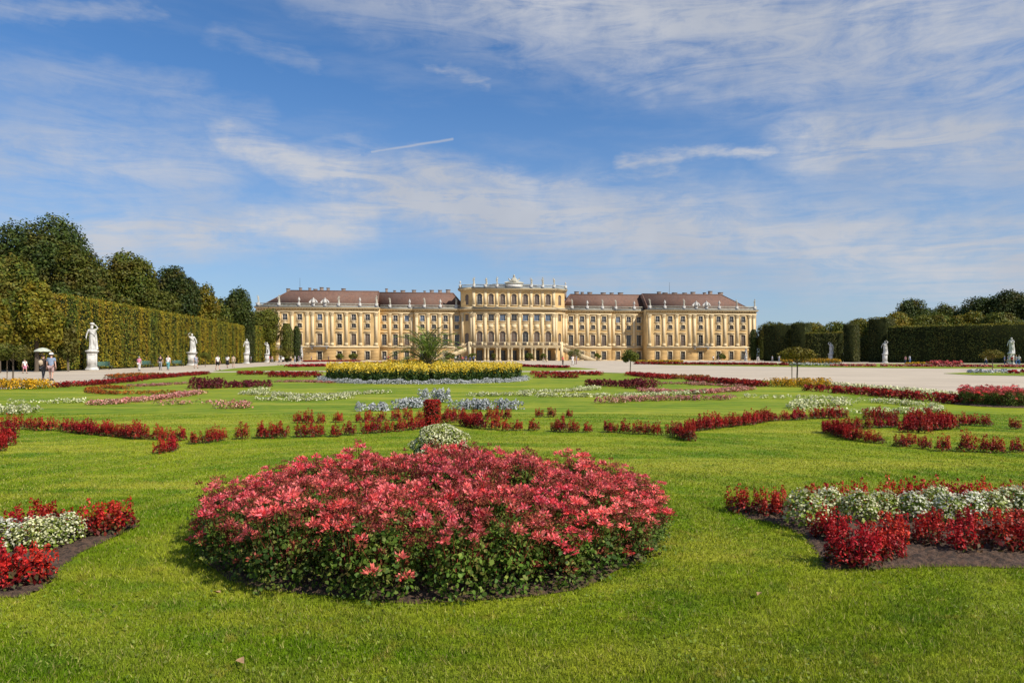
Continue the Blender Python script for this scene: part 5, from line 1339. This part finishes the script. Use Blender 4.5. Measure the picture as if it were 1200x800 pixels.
tree(92, 102, 288, 30, TM, 'olive tree on the right shoulder of the tallest left tree', seed=2, n=14000, lobes=32, group=GT)
tree(146, 114, 294, 36, TM, 'broad dark green tree right of the tallest one on the left', seed=3, n=17000, lobes=36, group=GT)
tree(203, 128, 312, 28, TD, 'round dark tree standing free above the left hedge', seed=4, n=14000, lobes=34, group=GT)
tree(236, 134, 334, 19, TG, 'smaller yellowing tree leaning on the round dark tree', seed=5, n=8000, group=GT)
tree(273, 152, 337, 21, TD, 'round dark crown at the far end of the left hedge', seed=6, n=9000, group=GT)
tree(3, 88, 297, 36, TM, 'mid green tree at the left photo edge', seed=7, n=16000, lobes=30, group=GT)
tree(76, 88, 330, 24, TD, 'dark green bushy tree in front of the tallest left tree', seed=8, n=13000, group=GT)
tree(250, 140, 352, 20, TM, 'low green crown filling between the round dark tree and the hedge end', seed=9, n=6000, group=GT)
tree(180, 112, 338, 30, TM, 'olive green low crown just above the left hedge', seed=10, n=9000, group=GT)
tree(118, 96, 330, 26, TM, 'green low crown just above the near end of the left hedge', seed=11, n=9000, group=GT)
tree(308, 178, 360, 19, TM, 'green tree overlapping the left end of the palace', seed=12, n=7000, group=GT)
tree(-60, 92, 290, 50, TD, 'dark tree cut by the left photo edge', seed=13, n=9000, group=GT)
tree(42, 69, 322, 30, TG, 'clipped cone shaped yellowing tree beside the left walk', seed=14, n=20000, lobes=80, base=.3, size=.17, lobe=.27, taper=.45, name='clipped_tree', cat='clipped tree')
tree(-2, 65, 345, 17, TG, 'yellowing clipped tree cut by the left photo edge', seed=15, n=11000, lobes=50, base=.3, size=.18, lobe=.27, taper=.4, name='clipped_tree', cat='clipped tree')
tree(79, 71, 376, 9, M['tree_dark'], 'added dark shrub shape standing in for the shaded gap beside the left hedge', seed=16, n=3000, base=.1, size=.2, name='shrub', cat='shrub')  # dark leaf mass added to stand for the shade in this gap
tree(10, 77, 385, 50, TD, 'dark undergrowth behind the clipped trees at the left', seed=17, n=9000, base=.1, name='shrub', cat='shrub')

def hedge(A, B, depth, h, mat, label, size=.16, dens=26, panel=4.0, relief=.25, lit_top_mat=None, name='hedge', wob=.12, cat='hedge', seed=1, both=False, h2=None):
    """clipped hedge from A to B (front line), body to the rear side (left of A->B)"""
    r = np.random.default_rng(seed); A = np.array(A, float); B = np.array(B, float); Ln = np.linalg.norm(B - A); d = (B - A) / Ln; n_ = np.array([-d[1], d[0]])
    h2 = h2 or h
    mb = MB()
    q = .35; P = [A + n_ * q, B + n_ * q, B + n_ * (depth - q), A + n_ * (depth - q)]
    V = [(*P[0], 0), (*P[1], 0), (*P[2], 0), (*P[3], 0), (*P[0], h - .35), (*P[1], h2 - .35), (*P[2], h2 - .35), (*P[3], h - .35)]
    mb.add(V, [(0, 1, 5, 4), (1, 2, 6, 5), (2, 3, 7, 6), (3, 0, 4, 7), (4, 5, 6, 7)], M['core'])
    def fr(u):  # scalloped front relief
        return relief * (np.abs(np.sin(PI * u / panel)) ** .6) + wob * np.sin(u * 1.7 + seed) * .5
    N = int(Ln * h * dens); u = r.uniform(0, Ln, N); z = r.uniform(0.02, 1, N) * (h + (h2 - h) * u / Ln); off = .38 - fr(u) + r.normal(size=N) * .07 + .05 * np.sin(z * 3 + u)
    X = A[0] + d[0] * u + n_[0] * off; Y = A[1] + d[1] * u + n_[1] * off
    nn = -n_[None, :] + d[None, :] * (np.cos(PI * (u % panel) / panel) * -.35)[:, None]
    mb.cards(np.stack([X, Y, z], 1), size, mat, N=np.column_stack([nn, np.full(N, .25)]), spread=.45, r=r)
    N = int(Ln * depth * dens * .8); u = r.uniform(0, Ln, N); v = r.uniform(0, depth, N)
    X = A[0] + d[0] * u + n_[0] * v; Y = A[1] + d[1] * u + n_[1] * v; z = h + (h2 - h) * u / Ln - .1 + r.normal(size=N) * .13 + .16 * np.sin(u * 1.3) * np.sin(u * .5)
    mb.cards(np.stack([X, Y, z], 1), size, lit_top_mat or mat, N=np.tile([0, 0, 1.0], (N, 1)), spread=.6, r=r)  # a separate top material paints sunlight onto the clipped top
    for E_, sg in ((A, -1), (B, 1)):
        N = int(depth * h * dens); v = r.uniform(0, depth, N); hh = h if sg < 0 else h2; z = r.uniform(.02, 1, N) * hh; o_ = .06 + r.normal(size=N) * .06
        X = E_[0] + n_[0] * v + d[0] * sg * o_; Y = E_[1] + n_[1] * v + d[1] * sg * o_
        mb.cards(np.stack([X, Y, z], 1), size, mat, N=np.tile([*(d * sg), .2], (N, 1)), spread=.45, r=r)
    if both:
        N = int(Ln * h * dens * .6); u = r.uniform(0, Ln, N); z = r.uniform(0, h, N)
        mb.cards(np.stack([A[0] + d[0] * u + n_[0] * (depth - .3), A[1] + d[1] * u + n_[1] * (depth - .3), z], 1), size, mat, N=np.tile([*n_, .2], (N, 1)), spread=.45, r=r)
    o = mb.obj(name); tag(o, label, cat); return o
HG, HD = M['hedge_gold'], M['hedge_dark']
hedge(pd(80, 74), pd(286, 150), 5, 8.25, HG, 'long tall clipped hedge turning brown along the left walk', size=.115, dens=55, panel=2.9, seed=1, relief=.6)
hedge(pd(286, 156), pd(299, 160), 4, 10.5, M['hedge_dark'], 'tall narrow dark hedge block at the end of the long left hedge', seed=2, dens=24)
hedge(pd(301, 166), pd(324, 190), 4, 9.0, HG, 'shorter brownish hedge behind the far left statues', seed=3, dens=24)
hedge(pd(-60, 80), pd(82, 80), 4, 6.0, HD, 'dark low hedge behind the clipped trees at the left', seed=21, dens=14)
def pillar(px, d, top, hw, mat, label, seed, name='cypress', cat='clipped tree'):
    r = np.random.default_rng(seed); x, y = pd(px, d); zt = ztop(top, d); R = hw * d / 800
    o = empty(name, (x, y, 0), 0, label, cat)
    mb = MB(); mb.tube([(0, 0, -.1), (0, 0, zt * .6)], [.2, .08], M['bark'], 6); mb.obj('trunk', o)
    mb = MB(); mb.lathe([(R * .7, .2), (R * .8, zt * .5), (R * .7, zt * .85), (.1, zt * .96)], M['core'], n=10)
    n = int(2 * PI * R * zt * 34); t = r.uniform(0, 2 * PI, n); z = r.uniform(0.1, 1, n); rad = R * np.clip(1.0 - np.clip(z - .8, 0, 1) * 3.2, .1, 1) * (1 + .05 * r.normal(size=n))
    mb.cards(np.stack([rad * np.cos(t), rad * np.sin(t), z * zt], 1), .17, mat, N=np.stack([np.cos(t), np.sin(t), .2 + 0 * t], 1), spread=.45, r=r); mb.obj('crown', o)
pillar(336, 178, 379, 7, TM, 'dark green clipped column tree left of its narrower neighbour, before the left wing', 31)
pillar(347.5, 184, 382, 4.5, TD, 'narrow dark column tree nearest the left wing windows', 32)
pillar(883, 226, 386, 5, TD, 'dark column tree at the right corner of the palace', 33)
pillar(893, 224, 389, 4, TM, 'slimmer column tree right of the palace corner', 34)
# right side
RT = 'trees behind the right hedges'
hedge(pd(1040, 164), pd(1460, 124), 5, 8.7, HD, 'long tall dark clipped hedge in shade along the right', seed=5, size=.17, dens=20, relief=.15, panel=7, lit_top_mat=M['tree_gold'], h2=8.7)  # gold leaves on top paint the sunlit top above the dark face
hedge(pd(1017, 172), pd(1038, 168), 4, 11.2, HD, 'tall dark hedge block left of the long right hedge', seed=6, dens=20, lit_top_mat=M['tree_gold'])  # sunlit top put in as gold leaf colour
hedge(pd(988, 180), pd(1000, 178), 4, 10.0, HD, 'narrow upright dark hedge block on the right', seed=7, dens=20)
hedge(pd(944, 190), pd(988, 186), 4, 8.1, HD, 'lower dark hedge behind the small statue on the right', seed=8, dens=20, lit_top_mat=M['tree_gold'])  # lit top painted with the lighter gold leaves
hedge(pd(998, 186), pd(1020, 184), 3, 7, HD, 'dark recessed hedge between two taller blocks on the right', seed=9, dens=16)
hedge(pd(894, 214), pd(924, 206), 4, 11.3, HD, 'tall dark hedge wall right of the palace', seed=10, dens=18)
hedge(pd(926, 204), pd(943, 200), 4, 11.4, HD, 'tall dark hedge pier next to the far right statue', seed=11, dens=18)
for i, (px, d, tp, hw, mt, lb) in enumerate([(1071, 190, 350, 24, TD, 'dome shaped tree above the left end of the long right hedge'), (1110, 192, 357, 21, TM, 'lighter round tree above the long right hedge'), (1150, 185, 345, 27, TD, 'tall dark tree above the long right hedge'),
        (1186, 180, 338, 27, TD, 'tallest tree on the right near the photo edge'), (1235, 175, 335, 34, TD, 'dark tree cut by the right photo edge'), (1052, 182, 367, 22, TG, 'yellow green crown just above the left end of the long right hedge'),
        (1092, 180, 369, 26, TM, 'low spreading green crown over the long right hedge'), (1136, 178, 366, 22, TG, 'low yellowish crown over the middle of the long right hedge'), (1010, 192, 373, 21, TG, 'sunlit yellow green tree between the right hedge blocks'), (975, 200, 377, 20, TM, 'small dark tree behind the lower right hedge'),
        (952, 206, 379, 16, TG, 'small yellowing tree behind the lower right hedge'), (908, 226, 377, 20, TM, 'dark tree just right of the palace roof end'), (1030, 186, 376, 15, TM, 'small crown above the tall right hedge block'), (935, 224, 377, 16, TD, 'dark tree behind the far hedge pier'), (1170, 170, 368, 26, TM, 'low green crown over the right part of the long hedge'), (1290, 170, 340, 34, TM, 'green tree far beyond the right photo edge')]):
    tree(px, d, tp, hw, mt, lb, seed=60 + i, n=7500 if hw < 24 else 11000, size=.27, lobes=30, group=RT)
tree(300, 300, 368, 30, TD, 'distant tree behind the left end of the palace', seed=90, n=4000) if False else None

# standard trees (clipped heads on bare stems)
def standard(px, py, top, hw, label, seed, mat=M['tree_gold'], stake=True, flat=.75):
    x, y = gp(px, py); r = np.random.default_rng(seed); zt = ztop(top, y); R = hw * y / 800
    o = empty('small_tree', (x, y, 0.02), 0, label, 'small tree', 'small round headed trees on stems')
    mb = MB(); mb.tube([(0, 0, 0), (.02, 0, zt * .4), (0, 0, zt - R * .6)], [.05, .042, .03], M['bark'], 7)
    for k in range(6): t = k * 1.05; mb.tube([(0, 0, zt - R * 1.1), (R * .5 * math.cos(t), R * .5 * math.sin(t), zt - R * .5)], [.02, .008], M['bark'], 5)
    mb.obj('trunk', o)
    mb = MB(); crown_cards(mb, np.array([0, 0, zt - R * flat]), R, R, R * flat, .07, mat, r, 12, 1900, .55, -.5); mb.obj('crown', o)
    if stake:
        mb = MB(); mb.tube([(-R * .35, 0, 0), (-R * .35, 0, zt * .6)], .025, M['wood'], 6); mb.obj('stake', o)
standard(738.5, 438, 411, 8.5, 'small dark round headed tree on a thin stem beside the gravel before the right wing', 1, M['tree_mid'], False, .95)
standard(934, 449, 408, 17, 'orange green spreading small tree over the golden bed on the right', 2, M['tree_gold'], True, .5)
standard(15, 451, 404, 19, 'green spreading small tree over the golden bed at the left photo edge', 3, M['tree_mid'], True, .55)
standard(1163, 434, 411, 11, 'small round headed tree before the long dark hedge on the right', 4, M['tree_gold'], False, .6)
standard(673, 427, 408.5, 7, 'small round headed tree before the right stairs of the terrace', 5, M['tree_mid'], False, .9)
standard(240.5, 430, 413.5, 5.5, 'thin young tree by the left walk beside the second statue', 6, M['tree_mid'], False, .7)
standard(328, 426.5, 409, 6, 'small round headed tree on the left walk before the far statues', 7, M['tree_gold'], False, .7)
# flowering shrubs by the facade
for i, (px, hw) in enumerate([(398, 5), (414, 5), (553, 5), (577, 4), (620, 5), (637, 4), (700, 4), (845, 5), (527, 6)]):
    tree(px, 226, 413.5, hw, M['tree_mid'], ['round shrub in a tub under the left wing windows', 'second round shrub under the left wing windows', 'potted shrub under the left terrace arch', 'potted shrub by the left centre column', 'potted shrub under the terrace right of centre',
         'small potted shrub by the right terrace column', 'shrub at the foot of the right wing', 'shrub below the balcony of the right end block', 'leafy shrub beside the left terrace stair'][i], seed=120 + i, n=900, size=.2, lobes=10, base=.25, name='shrub', cat='shrub')

# palm
def palm(px, y, zt, spread, label):
    x = (px - 600) * y / 800; r = np.random.default_rng(77); o = empty('palm', (x, y, 0), 0, label, 'palm')
    mb = MB(); mb.lathe([(.22, 0), (.26, .3), (.20, .7), (.26, .95), (.15, 1.1)], M['bark'], n=12); mb.obj('trunk', o)
    variants = []
    for v in range(4):
        mb = MB(); Ls = 2.6; n = 24; pts = []
        for i in range(n): t = i / (n - 1); pts.append((Ls * t * (.75 + .05 * v), 0, Ls * (.95 * t - (.55 + .12 * v) * t * t)))
        mb.tube(pts[::3] + [pts[-1]], [.03] + [.018] * (len(pts[::3]) - 1) + [.005], M['stem'], 5)
        for i in range(3, n):
            p = np.array(pts[i]); dv = np.array(pts[i]) - np.array(pts[i - 1]); dv /= np.linalg.norm(dv)
            for s in (-1, 1):
                for q in range(1):
                    ln = .55 * math.sin(PI * min(1, (i + 2) / n) ** .8 * .93) * r.uniform(.85, 1.1); dr = dv * .65 + np.array([0, s * .75, r.uniform(-.25, .35)]); dr /= np.linalg.norm(dr)
                    w = np.cross(dr, [0, 0, 1]); w /= np.linalg.norm(w)
                    a = p + dv * .04 * q; mb.add([a - w * .012, a + dr * ln * .5 - w * .022 + [0, 0, .01], a + dr * ln + [0, 0, -.05], a + dr * ln * .5 + w * .022 + [0, 0, .01]], [(0, 1, 2, 3)], M['palm'])
        variants.append(mb.mesh('palm_frond'))
    for k in range(42):
        ti = (k / 42) ** .8; el_ = -0.92 + 1.15 * ti + r.normal() * .08; s = r.uniform(.85, 1.08) * (zt - .6) / 2.75
        f = link('frond', variants[k % 4], o, (0, 0, 1.0), (0, el_, k * 2.399)); f.rotation_mode = 'XYZ'; f.scale = (s,) * 3
M['palm'] = leaf_mat('palm_leaflet', (0.13, 0.21, 0.03), (0.20, 0.27, 0.04), (0.28, 0.30, 0.06), .8, .3)
palm(502, 43.5, 3.9, 3.3, 'small feathery palm rising from the round yellow bed')

# benches
def bench(px, d, rz, label):
    x, y = pd(px, d); o = empty('bench', (x, y, 0), rz, label, 'bench', 'green benches against the left hedge')
    m = solid_mat('green_bench_paint', (.07, .17, .14), .5) if 'benchm' not in M else M['benchm']; M['benchm'] = m
    mb = MB()
    for k in range(4): mb.box(-.95, .95, -.25 + k * .12, -.16 + k * .12, .43, .46, m)
    mb.obj('seat', o); mb = MB()
    for k in range(4): mb.box(-.95, .95, .25, .28, .52 + k * .11, .60 + k * .11, m)
    mb.obj('backrest', o)
    for s in (-.8, .8):
        mb = MB(); mb.box(s - .03, s + .03, -.24, -.18, 0, .42, M['iron']); mb.box(s - .03, s + .03, .18, .245, 0, .95, M['iron']); mb.box(s - .03, s + .03, -.18, .18, .36, .42, M['iron']); mb.obj('leg', o)
bench(122, 79, 1.2, 'green bench against the left hedge just right of the largest statue'); bench(172, 93, 1.25, 'green bench against the middle of the left hedge'); bench(209, 104, 1.25, 'green bench against the left hedge beside the second statue')

# people --------------------------------------------------------------
def pp(px, foot, **k):
    d = 1280 / (foot - 417.0); x, y = pd(px, d)
    return person(x, y, **k)
o, J, s = pp(50.5, 445.8, rz=PI - .2, label='person in dark clothes with a tan bag holding a white parasol, seen from behind', top='darkbrown', bottom='darkgrey', hair='brown', bag='beige', stride=.12, raise_l=True, height=1.68, sleeves='long')
ux, uy = o.location.x, o.location.y
po = empty('parasol', (ux - .11, uy + .11, 1.02), 0, 'pale parasol held open over the person in dark clothes', 'parasol')
mb = MB(); mb.tube([(0.0, 0, -.1), (0, 0, 1.12)], .012, M['iron'], 6); mb.obj('shaft', po)
mb = MB(); n = 16; V = []; 
for (q, z) in ((.02, 1.12), (.22, 1.08), (.40, .98), (.50, .88)):
    for k in range(n): t = 2 * PI * k / n; V.append((q * math.cos(t), q * math.sin(t), z - (.02 if k % 2 else 0) * (q > .3)))
mb.add(V, [(i * n + k, i * n + (k + 1) % n, (i + 1) * n + (k + 1) % n, (i + 1) * n + k) for i in range(3) for k in range(n)], cloth('parasol', (.46, .48, .38))); mb.obj('canopy', po, True)
pp(60, 446, rz=PI + .25, label='person in blue grey shirt, mauve shorts and white cap walking away', top='bluegrey', bottom='mauve', legs='short', hat='white', stride=.14, height=1.76)
pp(29, 437.5, rz=1.2, label='small person in pale clothes walking by the clipped trees at the left', top='white', bottom='pink', legs='short', stride=.2, height=1.3, hair='blond')
pp(163, 434.5, rz=PI, label='person in pink top and white trousers alone on the left walk', top='pink', bottom='white', stride=.08, height=1.55, hair='grey')
pp(188, 433.5, rz=.4, label='person in black top and grey trousers striding on the left walk', top='black', bottom='grey', stride=.24, hair='black')
pp(197, 433.5, rz=.2, label='blond person in white top and teal trousers on the left walk', top='white', bottom='teal', stride=.12, hair='blond', height=1.65)
pp(229.5, 431.5, rz=1.0, label='person in grey blue top walking beside the second statue', top='bluegrey', bottom='grey', stride=.2, legs='short')
pp(255, 433.5, rz=1.1, label='person in white shirt and dark shorts with a black bag on the left walk', top='white', bottom='black', legs='short', bag='black', stride=.2)
pp(266.5, 431, rz=PI, label='person in white top and black skirt on the left walk', top='white', bottom='black', legs='skirt', stride=.2, hair='brown')
pp(273.5, 430.8, rz=.4, label='person in tan top and brown shorts on the left walk', top='beige', bottom='khaki', legs='short', stride=.15)
crowd = [(294, 425.6, 'bluegrey', 'darkgrey', 'long', 'person beside the third statue on the left'), (316, 425.2, 'red', 'beige', 'long', 'person in red at the fourth statue on the left'), (319, 424.8, 'mauve', 'grey', 'long', 'person in dull pink right of the fourth statue'),
         (327, 428.0, 'white', 'grey', 'short', 'person in white top below the fifth statue'), (331.5, 427.4, 'white', 'black', 'short', 'person in white top and black shorts near the fifth statue'), (337, 424.2, 'bluegrey', 'navy', 'long', 'far person in blue on the left walk'),
         (341, 424.4, 'beige', 'black', 'skirt', 'far person in beige top and black skirt on the left walk'), (345.5, 426.0, 'white', 'bluegrey', 'long', 'person all in pale clothes before the left wing'), (350, 424.0, 'navy', 'grey', 'long', 'far person in navy before the left statue by the palace'),
         (353.5, 425.8, 'black', 'mauve', 'short', 'person in black top before the left end of the palace'), (365, 422.9, 'mauve', 'darkgrey', 'long', 'tiny person under the left wing balcony'), (385, 422.7, 'black', 'darkgrey', 'long', 'tiny dark person under the left wing windows'),
         (451, 422.9, 'white', 'navy', 'long', 'tiny person in white before the left wing'), (455, 422.8, 'red', 'black', 'long', 'tiny person in red before the left wing'),
         (534, 424.6, 'white', 'black', 'long', 'person in white in the group left of the terrace'), (538, 424.4, 'black', 'navy', 'long', 'person in black in the group left of the terrace'), (542, 424.8, 'red', 'darkgrey', 'long', 'person in red in the group left of the terrace'), (546, 424.2, 'navy', 'grey', 'long', 'person in navy in the group left of the terrace'),
         (551, 425.8, 'navy', 'navy', 'long', 'person in dark blue before the left terrace arch'), (555, 425.6, 'blue', 'black', 'long', 'person in bright blue before the left terrace arch'),
         (637, 424.0, 'darkgrey', 'grey', 'long', 'dark clad person under the terrace right of centre'), (640.5, 424.0, 'beige', 'khaki', 'long', 'tan clad person under the terrace right of centre'),
         (659.5, 427.5, 'red', 'darkbrown', 'long', 'person in dark red before the right terrace stair'), (675.5, 426.5, 'white', 'mauve', 'long', 'person in white right of the small tree by the stair'), (671, 427.8, 'white', 'white', 'long', 'person all in white by the small tree at the right stair'),
         (888, 424.0, 'white', 'grey', 'long', 'person in white right of the palace corner'), (905, 423.8, 'bluegrey', 'grey', 'long', 'far person by the dark hedge right of the palace'), (913, 423.8, 'white', 'bluegrey', 'long', 'far person in white by the dark hedge wall'),
         (1061, 426.2, 'pink', 'navy', 'long', 'person in pink in the shade of the long right hedge'), (1066, 426.2, 'bluegrey', 'blue', 'long', 'person in blue grey in the shade of the long right hedge'), (1155, 427.8, 'white', 'navy', 'long', 'person with a white top left of the small tree on the right'),
         (1177, 428.0, 'blue', 'navy', 'long', 'person in blue left of the statue at the right'), (1181, 428.2, 'navy', 'bluegrey', 'short', 'person in navy in front of the statue at the right'), (1186, 428.3, 'red', 'darkgrey', 'long', 'person in red in front of the statue at the right'),
         (1190.5, 428.2, 'bluegrey', 'blue', 'long', 'person in pale blue right of the statue at the right'), (1194, 428.0, 'white', 'blue', 'long', 'person in white top rightmost by the statue at the right'),
         (836, 423.2, 'white', 'darkgrey', 'long', 'tiny person under the right end block windows'), (842, 423.2, 'navy', 'mauve', 'long', 'tiny dark person under the right end block windows')]
hr = ['brown', 'black', 'blond', 'grey']
for i, (px, ft, t_, b__, lg, lb) in enumerate(crowd):
    pp(px, ft, rz=wr.uniform(0, 6.28), label=lb, top=t_, bottom=b__, legs=lg, stride=wr.choice([0, .1, .2]), hair=hr[i % 4], height=wr.uniform(1.58, 1.82))
